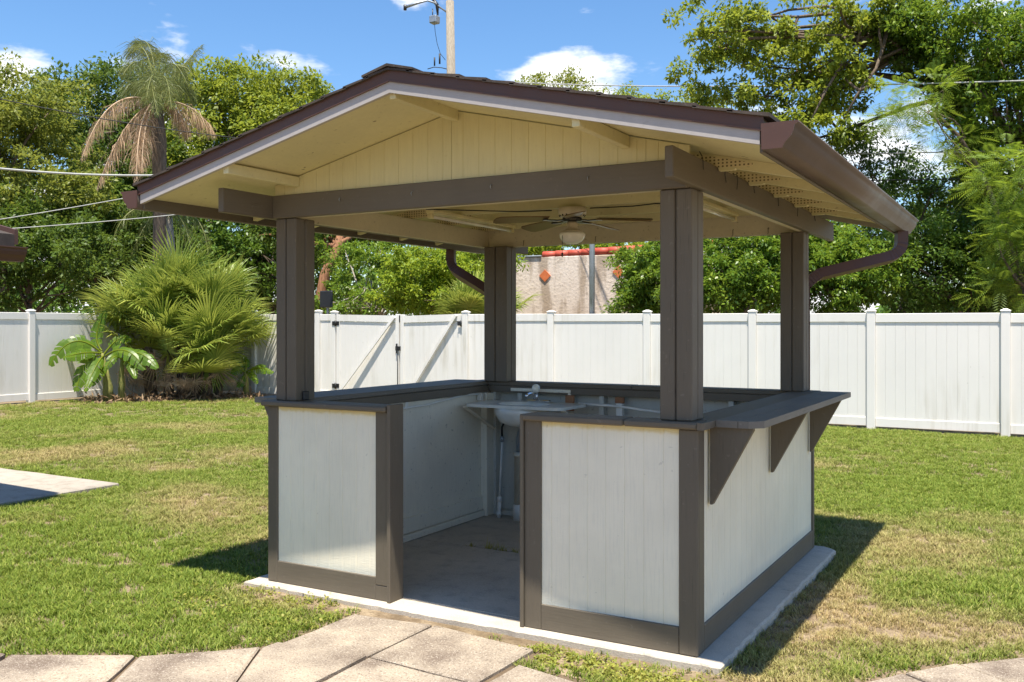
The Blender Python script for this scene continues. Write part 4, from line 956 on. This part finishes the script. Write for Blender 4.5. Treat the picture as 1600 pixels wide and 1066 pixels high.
tree('small_leaved_tree', 'dark small-leaved tree with sky glinting through, above the gutter end', 'tree', gxy(1400, 20), [(1345, 260, 20, 52, 62, 1), (1400, 330, 20, 75, 65, 1.2), (1330, 350, 20, 50, 60, 1), (1470, 290, 20.5, 60, 60, 1.2), (1540, 330, 20.5, 70, 70, 1.2)], 'lf_dark', 420, 70, .30, .09, 27, .1, nl=20, limb_k=.3)
tr = [tuple(at(1585, 520, 19)), tuple(at(1560, 330, 19)), tuple(at(1530, 230, 19)), tuple(at(1490, 150, 19)), tuple(at(1435, 75, 19)), tuple(at(1385, 28, 19))]
tree('tall_tree', 'tall leaning tree with vine-wrapped trunk and airy yellow-green branches over the roof', 'tree', gxy(1590, 19), [(1150, 40, 19.5, 90, 45, 1), (1095, 130, 19.5, 45, 38, .8), (1165, 150, 19.5, 60, 45, .9), (1225, 90, 19.5, 65, 60, 1), (1265, 190, 19, 60, 50, 1), (1200, 215, 19.5, 60, 35, .8), (1310, 130, 19, 55, 70, 1), (1110, 85, 19.5, 50, 30, .7), (1350, 20, 19, 90, 40, 1)], 'lf_yel', 300, 84, .27, .115, 28, .26, 'bark', nl=30, trunkpts=tr, shell=.2, limb_k=.2)
tree('vine', 'dark green vine wrapping the leaning trunk of the tall tree', 'vine', gxy(1600, 18.8), [(1530, 240, 18.8, 32, 50, .4), (1490, 150, 18.8, 38, 48, .4), (1440, 80, 18.8, 46, 40, .5), (1400, 40, 18.8, 50, 32, .5), (1562, 320, 18.8, 34, 60, .5)], 'lf_oak', 260, 75, .26, .095, 29, .05, tw=False, nl=6)
tree('leafy_tree', 'tall leafy green tree filling the sky beside the vine-wrapped trunk', 'tree', gxy(1640, 17.5), [(1560, 60, 17.5, 70, 60, 1), (1590, 170, 17.5, 55, 60, 1), (1480, 40, 18, 60, 45, 1), (1640, 100, 17.5, 60, 120, 1), (1520, 120, 18, 50, 50, .8), (1570, 240, 17.8, 50, 50, .8)], 'lf_hedge', 420, 70, .27, .10, 30, .14, nl=18, limb_k=.3)
tree('feathery_shrub', 'bright feathery-leaved sapling over the fence end, lit by the sun', 'shrub', gxy(1610, 15.6), [(1590, 270, 15.8, 45, 45, .6), (1595, 370, 15.7, 42, 55, .6), (1600, 450, 15.6, 50, 30, .6)], 'lf_fern', 90, 16, .30, .30, 31, .07, kind='pin', nl=10)
tree('feathery_sprig', 'blue-green feathery branch hanging before the leaning trunk', 'tree', gxy(1500, 17), [(1435, 150, 17, 45, 32, .5), (1470, 215, 17, 40, 30, .5), (1400, 185, 17, 30, 25, .5)], 'lf_fern', 34, 12, .26, .28, 32, .05, kind='pin', nl=6, trunkpts=[tuple(at(1606, 530, 17.4)), tuple(at(1575, 380, 17.3)), tuple(at(1540, 280, 17.2)), tuple(at(1500, 215, 17.1)), tuple(at(1460, 175, 17))])
# a dense belt of far woodland behind everything
g = np.random.default_rng(40)
n = 60000; u = g.uniform(-300, 1900, n); w = g.uniform(48, 58, n); hgt = 3.6 + 2.2 * np.sin(u * .013) + 1.4 * np.sin(u * .031 + 2)
z = g.uniform(-.3, 1, n) * hgt
pos = CAM + (FW[None] + RT[None] * ((u - 800) / FPX)[:, None]) * w[:, None]; pos[:, 2] = z
V = leafquads(pos, .45, g); tag(npmesh('far_woodland', V, quads(V), M['lf_dark'], None, tintof(V, g)), 'belt of distant dark woodland behind all the trees', 'woodland', kind='stuff')

# ------------------------------------------------------------------ palms, palmetto, banana plants
def bez(a, b, c, n): 
    t = np.linspace(0, 1, n)[:, None]; return (1 - t) ** 2 * a + 2 * t * (1 - t) * b + t * t * c
def frond(parent, A, B, C, g, mat, leaf_len=.55, n=70, hang=.6, wid=.014):
    P = bez(np.array(A), np.array(B), np.array(C), n); T = unit(np.gradient(P, axis=0)); V = []; side = unit(np.cross(T, np.array([0, 0, 1.0]) + 1e-3)); Z = np.array([0, 0, -1.0])
    for sg in (1, -1):
        for rep in (0, 1):
            t = np.linspace(0, 1, n)[:, None]; ll = leaf_len * np.sin(np.pi * (.12 + .82 * t)) * g.uniform(.45, 1.25, (n, 1))
            d = unit(side * sg * g.uniform(.2, 1.1, (n, 1)) + T * g.uniform(.0, .8, (n, 1)) + Z * hang * g.uniform(.2, 1.7, (n, 1)) + g.normal(size=(n, 3)) * .22)
            d2 = unit(d + Z * (.5 + hang)); wv = unit(np.cross(d, T) + g.normal(size=(n, 3)) * .4) * wid
            p0 = P; p1 = P + d * ll * .5; p2 = p1 + d2 * ll * .5
            V += [np.stack([p0, p1 + wv * .5, p2, p1 - wv * .5], 1)]
    V = np.concatenate(V, 0).reshape(-1, 3)
    r_ = np.linspace(.028, .006, n); S = unit(np.cross(T, side))                      # rachis: a thin four-sided rod
    ring = np.stack([P + side * r_[:, None], P + S * r_[:, None], P - side * r_[:, None], P - S * r_[:, None]], 1)
    i0 = np.arange(n - 1); F2 = np.concatenate([np.stack([i0 * 4 + k, i0 * 4 + (k + 1) % 4, (i0 + 1) * 4 + (k + 1) % 4, (i0 + 1) * 4 + k], 1) for k in range(4)])
    VV = np.concatenate([V, ring.reshape(-1, 3)]); F = np.concatenate([quads(V), F2 + len(V)])
    tt = np.concatenate([tintof(V, g), np.full(n * 4, .8)])
    return npmesh('frond', VV, F, M[mat], parent, tt)
g = np.random.default_rng(51); W0 = 25.0
b0 = at(252, 560, W0); qp = empty('palm_tree', (b0[0], b0[1], gz(-18, 12)), 'tall palm with brown dead fronds hanging below an olive green crown', 'palm tree', 'palms beyond the fence')
mb = MB(); tpts = [tuple(at(250, 545, W0)), tuple(at(249, 420, W0)), tuple(at(250, 300, W0)), tuple(at(248, 220, W0)), tuple(at(246, 165, W0))]
mb.tube(tpts, [.21, .18, .16, .20, .13], 14); build(mb, 'trunk', M['bark'], qp)
for A, B, C, dw, m_ in [((238, 158), (165, 130), (128, 248), -1, 'd'), ((236, 162), (188, 190), (153, 292), -.6, 'd'), ((240, 158), (212, 185), (214, 280), -1, 'd'), ((240, 160), (222, 200), (222, 265), -.9, 'd'), ((256, 162), (282, 165), (292, 212), .4, 'd'), ((258, 158), (310, 160), (334, 210), .6, 'd'), 
                        ((243, 155), (222, 62), (192, 118), -.8, 'g'), ((243, 152), (230, 35), (198, 92), .4, 'g'), ((245, 152), (240, 40), (212, 70), 1, 'g'), ((246, 152), (262, 60), (292, 130), -.6, 'g'), ((248, 152), (276, 112), (316, 70), .6, 'g'), ((243, 155), (210, 95), (196, 165), .9, 'g'), ((249, 152), (285, 95), (300, 165), .8, 'g'), ((246, 154), (240, 80), (228, 160), -1.6, 'g'), ((247, 154), (258, 80), (268, 170), -1.5, 'g'), ((246, 150), (250, 70), (252, 85), 1.6, 'g'), ((246, 152), (228, 90), (246, 180), -1.9, 'g')]:
    a, b_, c = at(*A, W0), at(*B, W0 + dw * .6), at(*C, W0 + dw * 1.5)
    frond(qp, a, b_, c, g, 'palmdead' if m_ == 'd' else 'palmgreen', .74 if m_ == 'd' else .70, 115, 1.2 if m_ == 'd' else .45)
b0 = at(330, 545, 26); sp = empty('palm_tree', (b0[0], b0[1], gz(-18, 12)), 'yellowing palm half hidden between the palmetto and the eave', 'palm tree', 'palms beyond the fence')
mb = MB(); mb.tube([tuple(at(272, 545, 26.5)), tuple(at(268, 420, 26.5)), tuple(at(262, 330, 26.5))], [.16, .14, .12], 12); build(mb, 'trunk', M['barkpale'], sp)
for A, B, C, dw in [((262, 330), (190, 300), (172, 395), -.8), ((262, 332), (215, 290), (190, 350), .3), ((264, 330), (320, 320), (325, 400), -.6), ((263, 330), (300, 290), (350, 340), .4), ((262, 330), (235, 320), (205, 400), -1), ((263, 330), (250, 280), (225, 300), .8), ((263, 330), (290, 330), (300, 400), -1)]:
    frond(sp, at(*A, 26.5), at(*B, 26.5 + dw), at(*C, 26.5 + dw * 1.6), g, 'palmgreen', .5, 60, .8)

def fan_mesh(seed, R_=.85, pet=.55, nl=46, droop=.35):
    g = np.random.default_rng(seed); V = []; F = []; T = []
    an = np.linspace(-R(125), R(125), nl) + g.normal(size=nl) * .03; up = np.array([0, 0, 1.0])
    def q4(a, b, c, d, t):
        n = len(V); V.extend([a, b, c, d]); F.append((n, n + 1, n + 2, n + 3)); T.extend([t] * 4)
    o = np.array([pet, 0, 0])
    for a in an:
        d = np.array([math.cos(a), math.sin(a), .10 + .18 * math.cos(a)]); d /= np.linalg.norm(d); s = np.array([-math.sin(a), math.cos(a), 0]); L = R_ * (.72 + .28 * math.cos(a * .7)) * g.uniform(.88, 1.1); w = .0165 * R_ / .85
        dr = droop * g.uniform(.4, 1.6); t = g.beta(2, 2)
        st = [o + d * L * .06, o + d * L * .38, o + d * L * .70 - up * dr * L * .12, o + d * L * .96 - up * dr * L * .42]
        ws = [w * .35, w, w * .75, w * .06]
        for i in range(3):
            q4(st[i] - s * ws[i] + up * ws[i] * .5, st[i], st[i + 1], st[i + 1] - s * ws[i + 1] + up * ws[i + 1] * .5, t); q4(st[i], st[i] + s * ws[i] + up * ws[i] * .5, st[i + 1] + s * ws[i + 1] + up * ws[i + 1] * .5, st[i + 1], t * .85)
    for k in range(4):
        c0 = [(.0, .018, 0), (.0, 0, .012), (.0, -.018, 0), (.0, 0, -.012)]; a, b = np.array(c0[k]), np.array(c0[(k + 1) % 4]); e = np.array([pet + .06, 0, .03]); q4(a, b, b * .5 + e, a * .5 + e, .75)
    me = npmesh('fan_leaf', np.array(V), np.array(F), M['palmetto'], None, np.array(T), loc=(0, 0, 0)); d = me.data; WL.pop(me, None); bpy.data.objects.remove(me); return d
fans = [fan_mesh(s, droop=.10 + .13 * s) for s in range(4)]
deadfans = []
for s in range(2):
    d = fan_mesh(20 + s, R_=.75, pet=.4, nl=22, droop=1.6); d.materials.clear(); d.materials.append(M['palmdead']); deadfans.append(d)
def place_leaf(name, me, loc, direction, roll, scale, parent):
    x = Vector(direction).normalized(); z = Vector((0, 0, 1)); z = (z - x * z.dot(x)).normalized(); y = z.cross(x)
    m3 = Matrix((x, y, z)).transposed() @ Matrix.Rotation(roll, 3, 'X')
    o = bpy.data.objects.new(name, me); COL.objects.link(o); o.parent = parent
    o.matrix_local = Matrix.Translation(Vector(loc) - WL[parent]) @ m3.to_4x4() @ Matrix.Scale(scale, 4); return o
g = np.random.default_rng(61); WP = 20.5
b0 = at(275, 614, WP); pm = empty('palmetto', (b0[0], b0[1], gz(b0[0], b0[1])), 'big palmetto clump of fan leaves with dead skirts in the fence corner', 'palmetto', 'palmetto clumps')
heads = [(228, 508, -.2), (285, 475, .3), (335, 490, .1), (262, 535, -.3), (358, 535, .2), (312, 540, -.3), (300, 500, .4), (222, 545, .2), (335, 580, -.2), (290, 582, -.4), (258, 490, .1), (318, 482, .2)]
for hi, (u, v, dw) in enumerate(heads):
    h = at(u, v, WP + dw); ft = at(u * .75 + 275 * .25, 618, WP + dw * .6); mb = MB()
    mb.tube([tuple(ft - UP * .08), tuple(ft * .5 + h * .5), tuple(h)], [.10, .09, .06], 9); build(mb, 'stem', M['bark'], pm)
    for k in range(12 if v < 570 else 7):
        az = g.uniform(0, 2 * math.pi); el = g.uniform(0, 1.0) if k < 8 else g.uniform(.4, 1.35)
        d = (math.cos(az) * math.cos(el), math.sin(az) * math.cos(el), math.sin(el))
        place_leaf('fan_leaf', fans[g.integers(4)], h + g.normal(size=3) * .06, d, g.normal() * .35, g.uniform(.85, 1.2), pm)
for k in range(54):
    u, v, dw = heads[g.integers(len(heads))]; h = at(u + g.normal() * 16, min(590, v + 35 + g.uniform(0, 40)), WP + dw - .2); az = g.uniform(0, 2 * math.pi); el = g.uniform(-1.35, -.75)
    place_leaf('dead_leaf', deadfans[k % 2], h, (math.cos(az) * math.cos(el), math.sin(az) * math.cos(el), math.sin(el)), g.normal() * .4, g.uniform(.5, .75) * min(1, (h[2] - gz(h[0], h[1])) / .95), pm)
b0 = at(735, 510, 22.5); p2 = empty('palmetto', (b0[0], b0[1], gz(b0[0], b0[1])), 'arching pale palmetto fans just over the fence at the back corner post', 'palmetto', 'palmetto clumps')
for u, v in ((715, 505), (742, 490), (775, 500)):
    h = at(u, v, 22.5); mb = MB(); mb.tube([(h[0], h[1], gz(h[0], h[1]) - .1), tuple(h)], [.09, .06], 8); build(mb, 'stem', M['bark'], p2)
    for k in range(9):
        az = g.uniform(0, 2 * math.pi); el = g.uniform(.2, 1.1); place_leaf('fan_leaf', fans[3], h, (math.cos(az) * math.cos(el), math.sin(az) * math.cos(el), math.sin(el)), g.normal() * .3, g.uniform(.7, 1.0), p2)

def banana_leaf(parent, A, B, C, width, g, name='leaf'):
    n = 15; P = bez(np.array(A), np.array(B), np.array(C), n); T = unit(np.gradient(P, axis=0)); view = unit((CAM - P).mean(0)); S = unit(np.cross(T, view + np.array([0, 0, .5])))
    V, F, TT = [], [], []
    def q4(a, b, c, d, t): k = len(V); V.extend([a, b, c, d]); F.append((k, k + 1, k + 2, k + 3)); TT.extend([t] * 4)
    tt = np.linspace(0, 1, n); wd = width * np.sin(np.pi * np.clip(tt * .93 + .05, 0, 1)) ** .6; Z = np.array([0, 0, -1.0])
    for sg in (1, -1):
        i = 2
        while i < n - 1:
            k = g.integers(1, 3); j = min(n - 1, i + k); gap = .0 if g.uniform() < .35 else .12; dr = g.uniform(.1, .55)
            def edge(q, f): return P[q] + S[q] * sg * wd[q] * .5 * math.cos(dr) + T[q] * wd[q] * .2 + Z * wd[q] * .5 * math.sin(dr) + (P[min(q + 1, n - 1)] - P[max(q - 1, 0)]) * f
            t = g.uniform(.1, .6)
            for m_ in range(i, j):
                a0, a1 = P[m_], P[m_ + 1]; e0, e1 = edge(m_, gap if m_ == i else 0), edge(m_ + 1, -gap if m_ == j - 1 else 0)
                m0, m1 = (a0 + e0) / 2 - Z * .015, (a1 + e1) / 2 - Z * .015
                q4(a0, a1, m1, m0, t + .15); q4(m0, m1, e1, e0, t)
            i = j
    r_ = np.linspace(.022, .006, n); S2 = unit(np.cross(T, S)); k0 = len(V)
    ring = np.stack([P + S * r_[:, None], P + S2 * r_[:, None], P - S * r_[:, None], P - S2 * r_[:, None]], 1).reshape(-1, 3)
    i0 = np.arange(n - 1); F2 = np.concatenate([np.stack([i0 * 4 + k, i0 * 4 + (k + 1) % 4, (i0 + 1) * 4 + (k + 1) % 4, (i0 + 1) * 4 + k], 1) for k in range(4)]) + k0
    return npmesh(name, np.concatenate([np.array(V), ring]), np.concatenate([np.array(F), F2]), M['banana'], parent, np.concatenate([TT, np.full(len(ring), 1.)]))
def banana(label, foot, stems, leaves, W, seed):
    g = np.random.default_rng(seed); b0 = at(foot[0], foot[1], W); root = empty('banana_plant', (b0[0], b0[1], gz(b0[0], b0[1])), label, 'banana plant', 'banana plants by the fence')
    for s in stems:
        pts = [tuple(at(u, v, W)) for u, v in s]; p0 = list(pts[0]); p0[2] = gz(p0[0], p0[1]) - .05; mb = MB(); mb.tube([tuple(p0)] + pts, list(np.linspace(.075, .035, len(pts) + 1)), 9); build(mb, 'stem', M['bananastem'], root)
    for A, B, C, dw, wd in leaves: banana_leaf(root, at(*A, W), at(*B, W + dw * .5), at(*C, W + dw), wd, g)
    return root
banana('torn-leaved banana plant with two stems before the palmetto clump', (165, 620), [[(166, 600), (163, 575), (160, 552)], [(190, 600), (190, 580), (191, 562)], [(172, 605), (168, 590), (165, 570)]],
 [((160, 553), (112, 505), (78, 572), -.5, .34), ((160, 551), (120, 520), (92, 566), .2, .30), ((159, 548), (140, 525), (166, 486), .2, .26), ((160, 555), (130, 555), (119, 612), -.5, .34), ((162, 556), (150, 565), (133, 612), -.7, .24), ((163, 553), (190, 515), (205, 533), .3, .22), ((165, 556), (200, 530), (226, 578), -.3, .34), ((190, 562), (215, 535), (246, 576), -.3, .32), ((190, 563), (180, 545), (163, 580), -.4, .20), ((191, 565), (205, 560), (212, 592), -.4, .2), ((168, 575), (155, 575), (143, 603), -.5, .22), ((160, 552), (125, 548), (98, 560), -.7, .26)], 19.3, 71)
banana('small banana plant at the foot of the palmetto beside the gazebo', (383, 612), [[(384, 600), (384, 588), (383, 580)]],
 [((383, 582), (365, 560), (352, 558), -.2, .24), ((383, 582), (372, 572), (362, 585), -.4, .2), ((384, 582), (405, 568), (427, 583), -.3, .22), ((383, 584), (378, 595), (372, 606), -.3, .18), ((383, 580), (388, 565), (380, 556), .2, .16), ((384, 583), (395, 580), (402, 600), -.4, .16)], 20.6, 72)
# litter on the bed
g = np.random.default_rng(80); n = 1000; t = g.uniform(0, 1, n); u = 130 + 280 * g.uniform(0, 1, n); w = 19.2 + (u - 130) / 280 * 1.4 + g.normal(size=n) * .35
pos = CAM + (FW[None] + RT[None] * ((u - 800) / FPX)[:, None]) * w[:, None]; pos[:, 2] = np.array([gz(a, b) for a, b in pos[:, :2]]) + g.uniform(.01, .12, n) * (g.uniform(0, 1, n) < .5)
V = leafquads(pos, .16, g, up_bias=.6, aspect=.22); V[:, 2] = np.maximum(V[:, 2], np.array([gz(a, b) for a, b in V[:, :2]]) + .008)
tag(npmesh('leaf_litter', V, quads(V), M['litter'], None, tintof(V, g)), 'brown dead leaf litter under the palmetto and bananas', 'leaf litter', kind='stuff')

# ------------------------------------------------------------------ lawn
def vnoise(x, y, s, seed):
    r = np.random.default_rng(seed).uniform(0, 1, (64, 64)); X, Y = x * s + 31.7, y * s + 17.3; i, j = np.floor(X).astype(int), np.floor(Y).astype(int); fx, fy = X - i, Y - j; fx = fx * fx * (3 - 2 * fx); fy = fy * fy * (3 - 2 * fy)
    a, b, c, d = r[i % 64, j % 64], r[(i + 1) % 64, j % 64], r[i % 64, (j + 1) % 64], r[(i + 1) % 64, (j + 1) % 64]
    return (a * (1 - fx) + b * fx) * (1 - fy) + (c * (1 - fx) + d * fx) * fy
def inpoly(x, y, poly):
    c = np.zeros(len(x), bool); n = len(poly)
    for i in range(n):
        (x0, y0), (x1, y1) = poly[i], poly[(i + 1) % n]
        if y0 == y1: continue
        c ^= ((y0 > y) != (y1 > y)) & (x < (x1 - x0) * (y - y0) / (y1 - y0) + x0)
    return c
def grow(poly, d):
    cx, cy = np.mean([p[0] for p in poly]), np.mean([p[1] for p in poly]); o = []
    for p in poly: L = math.hypot(p[0] - cx, p[1] - cy); o.append((p[0] + (p[0] - cx) / L * d, p[1] + (p[1] - cy) / L * d))
    return o
tufts = bpy.data.collections.new('tufts')
for s in range(5):
    g = np.random.default_rng(100 + s); nb = 34; V = []; F = []; T = []
    for k in range(nb):
        a = g.uniform(0, 2 * math.pi); r0 = .075 * math.sqrt(g.uniform()); p = np.array([r0 * math.cos(a), r0 * math.sin(a), -.008]); b = g.uniform(0, 2 * math.pi); ln = g.uniform(.25, 1.05); dv = np.array([math.cos(b) * ln, math.sin(b) * ln, 1.0]); dv /= np.linalg.norm(dv); h = g.uniform(.028, .062); w = g.uniform(.0035, .0065) * .5; sv = np.array([-math.sin(b), math.cos(b), 0]) * w; t = g.beta(2, 2.2)
        m_ = p + dv * h * .6; e = p + dv * h + np.array([math.cos(b), math.sin(b), -.25]) * h * .3; n0 = len(V)
        V += [p - sv, p + sv, m_ + sv, m_ - sv, e]; T += [t * .7, t * .7, t, t, min(1, t + .15)]; F += [(n0, n0 + 1, n0 + 2, n0 + 3), (n0 + 3, n0 + 2, n0 + 4, n0 + 4)]
    me = bpy.data.meshes.new('tuft'); me.from_pydata([tuple(v) for v in V], [], [f if f[2] != f[3] else f[:3] for f in F]); a_ = me.attributes.new('tint', 'FLOAT', 'POINT'); a_.data.foreach_set('value', np.array(T, np.float32)); me.materials.append(M['grass'])
    tufts.objects.link(bpy.data.objects.new('tuft', me))
g = np.random.default_rng(90)
SLAB = [(-2.79, -.085), (.118, -.07), (.118, 2.56), (-2.79, 2.56)]
def scatter(n, w0, w1):
    w = np.sqrt(g.uniform(w0 * w0, w1 * w1, n)); u = g.uniform(-130, 1730, n)
    p = CAM + (FW[None] + RT[None] * ((u - 800) / FPX)[:, None]) * w[:, None]; return p[:, 0], p[:, 1], w
xs, ys, ws = [np.concatenate(q_) for q_ in zip(scatter(9000, 3.6, 6), scatter(16000, 6, 10), scatter(20000, 10, 16), scatter(13000, 16, 23))]
dryn = vnoise(xs, ys, .55, 1) * .55 + vnoise(xs, ys, 1.7, 2) * .45
dry = np.clip((dryn - .47) * 3.2, 0, 1)
def blob(cx, cy, rx, ry): return np.exp(-(((xs - cx) / rx) ** 2 + ((ys - cy) / ry) ** 2))
bald = np.clip(1.15 * blob(.32, 1.0, .22, .9) + .9 * blob(.75, 1.05, .35, .35) + .8 * blob(-3.6, 2.9, .9, .5) + .55 * blob(-4.6, 1.7, .9, .5) + .5 * blob(-2.5, -.25, .5, .18) + .7 * blob(1.2, 1.3, .5, .3), 0, 1)
green = blob(-3.6, -.6, 1.0, .6) + blob(-4.4, .1, .8, .5) + .8 * blob(2.5, 6, 2.5, 1.5)
dry = np.clip(dry * .62 + bald * .8 - green * .8 + g.normal(size=len(xs)) * .13, 0, 1)
keep = ~inpoly(xs, ys, SLAB) & ~inpoly(xs, ys, grow(PATIO, .02)) & ~inpoly(xs, ys, BED) & (ys < FY - .12) & (xs > -16.1) & (g.uniform(0, 1, len(xs)) > bald * .3)
for p in PAV: keep &= ~inpoly(xs, ys, grow(p, .055))
strip = [(-2.8, -.2), (-1.9, -.3), (-.72, -.36), (.05, -.38), (.35, -.16), (.13, -.06), (-2.8, -.08)]
keep &= ~(inpoly(xs, ys, strip) & (g.uniform(0, 1, len(xs)) < .9))
xs, ys, ws, dry, bald = [q_[keep] for q_ in (xs, ys, ws, dry, bald)]; n = len(xs)
me = bpy.data.meshes.new('grass'); me.vertices.add(n); cc = np.stack([xs, ys, np.array([gz(a, b) for a, b in zip(xs, ys)])], 1); me.vertices.foreach_set('co', cc.astype(np.float32).ravel())
for nm, tp, val in (('dry', 'FLOAT', dry), ('rotz', 'FLOAT', g.uniform(0, 6.28, n)), ('size', 'FLOAT', g.uniform(.7, 1.15, n) * (1 - .3 * bald) * np.interp(ws, [4, 10, 23], [.85, 1.0, 1.5])), ('pick', 'INT', g.integers(0, 5, n))):
    a_ = me.attributes.new(nm, tp, 'POINT'); a_.data.foreach_set('value', val.astype(np.float32 if tp == 'FLOAT' else np.int32))
go = bpy.data.objects.new('grass', me); COL.objects.link(go); tag(go, 'patchy green and straw coloured mown lawn around the gazebo', 'grass', kind='stuff')
ng = bpy.data.node_groups.new('grass_scatter', 'GeometryNodeTree'); ng.interface.new_socket('Geometry', in_out='INPUT', socket_type='NodeSocketGeometry'); ng.interface.new_socket('Geometry', in_out='OUTPUT', socket_type='NodeSocketGeometry')
gi, gout = ng.nodes.new('NodeGroupInput'), ng.nodes.new('NodeGroupOutput'); m2p = ng.nodes.new('GeometryNodeMeshToPoints'); iop = ng.nodes.new('GeometryNodeInstanceOnPoints'); ci = ng.nodes.new('GeometryNodeCollectionInfo')
ci.inputs['Collection'].default_value = tufts; ci.inputs['Separate Children'].default_value = True; iop.inputs['Pick Instance'].default_value = True
def nattr(nm, tp):
    a = ng.nodes.new('GeometryNodeInputNamedAttribute'); a.data_type = tp; a.inputs['Name'].default_value = nm; return a.outputs[0]
cx3 = ng.nodes.new('ShaderNodeCombineXYZ'); ng.links.new(nattr('rotz', 'FLOAT'), cx3.inputs[2])
ng.links.new(gi.outputs[0], m2p.inputs[0]); ng.links.new(m2p.outputs[0], iop.inputs['Points']); ng.links.new(ci.outputs[0], iop.inputs['Instance']); ng.links.new(nattr('pick', 'INT'), iop.inputs['Instance Index']); ng.links.new(cx3.outputs[0], iop.inputs['Rotation']); ng.links.new(nattr('size', 'FLOAT'), iop.inputs['Scale']); ng.links.new(iop.outputs[0], gout.inputs[0])
mo = go.modifiers.new('scatter', 'NODES'); mo.node_group = ng

# ------------------------------------------------------------------ broadleaf weeds
def weeds(spots, name, label, seed, lsize=.019, hmax=.05, per=34, rad=.065):
    g = np.random.default_rng(seed); P = []
    for (x, y, s) in spots:
        d = unit(g.normal(size=(per, 3))); d[:, 2] = abs(d[:, 2]); r_ = g.uniform(.2, 1, (per, 1)); p = np.array([x, y, gz(x, y)]) + d * r_ * np.array([rad, rad, hmax]) * s; P.append(p)
    P = np.concatenate(P); V = leafquads(P, lsize, g, up_bias=.9, aspect=.62); V[:, 2] = np.maximum(V[:, 2], np.array([gz(a, b) for a, b in V[:, :2]]) + .003)
    return tag(npmesh(name, V, quads(V), M['weed'], None, tintof(V, g)), label, 'weeds', kind='stuff')
g = np.random.default_rng(95); sp_ = []
for k in range(95):
    t = g.uniform(0, 1); x = -.72 + t * 1.05 + g.normal() * .03; y = -.13 - .17 * g.uniform() - .05 * math.sin(t * 3) - .03 * t; 
    if inpoly(np.array([x]), np.array([y]), grow(PAV[4], .02))[0] or inpoly(np.array([x]), np.array([y]), grow(PAV[5], .02))[0]: continue
    sp_.append((x, y, g.uniform(.4, 1.0)))
sp_ += [(-.745, -.22, .7), (-.70, -.18, .6)]
weeds(sp_, 'weeds', 'low broadleaf weeds in the soil strip before the right front wall', 96)
sp_ = []
for k in range(70):
    x, y = -2.35 + g.normal() * .3, -.42 + g.normal() * .2
    if inpoly(np.array([x]), np.array([y]), grow(PAV[0], .06))[0] or inpoly(np.array([x]), np.array([y]), SLAB)[0] or inpoly(np.array([x]), np.array([y]), grow(PAV[2], .05))[0] or inpoly(np.array([x]), np.array([y]), grow(PAV[6], .05))[0]: continue
    sp_.append((x, y, g.uniform(.5, 1.1)))
weeds(sp_, 'weeds', 'leafy weed patch between the left front wall and the pavers', 97)
# weeds in the floor crack
V = []; g = np.random.default_rng(98)
for (x, s) in ((-1.93, 1.0), (-1.80, .9), (-2.06, .5), (-1.72, .6), (-1.87, .7)):
    for k in range(16):
        b = g.uniform(0, 6.28); p = np.array([x + g.normal() * .02, 1.336, .0]); d = np.array([math.cos(b) * 1.2, math.sin(b) * .7, 1]); d /= np.linalg.norm(d); h = g.uniform(.04, .1) * s; sv = np.array([-math.sin(b), math.cos(b), 0]) * .0025
        V += [p - sv, p + sv, p + d * h * .6 + sv * .8, p + d * h]
V = np.array(V); tag(npmesh('crack_weeds', V, quads(V), M['weed'], None, tintof(V, g)), 'wispy weeds sprouting from the floor joint inside the gazebo', 'weeds', kind='stuff')
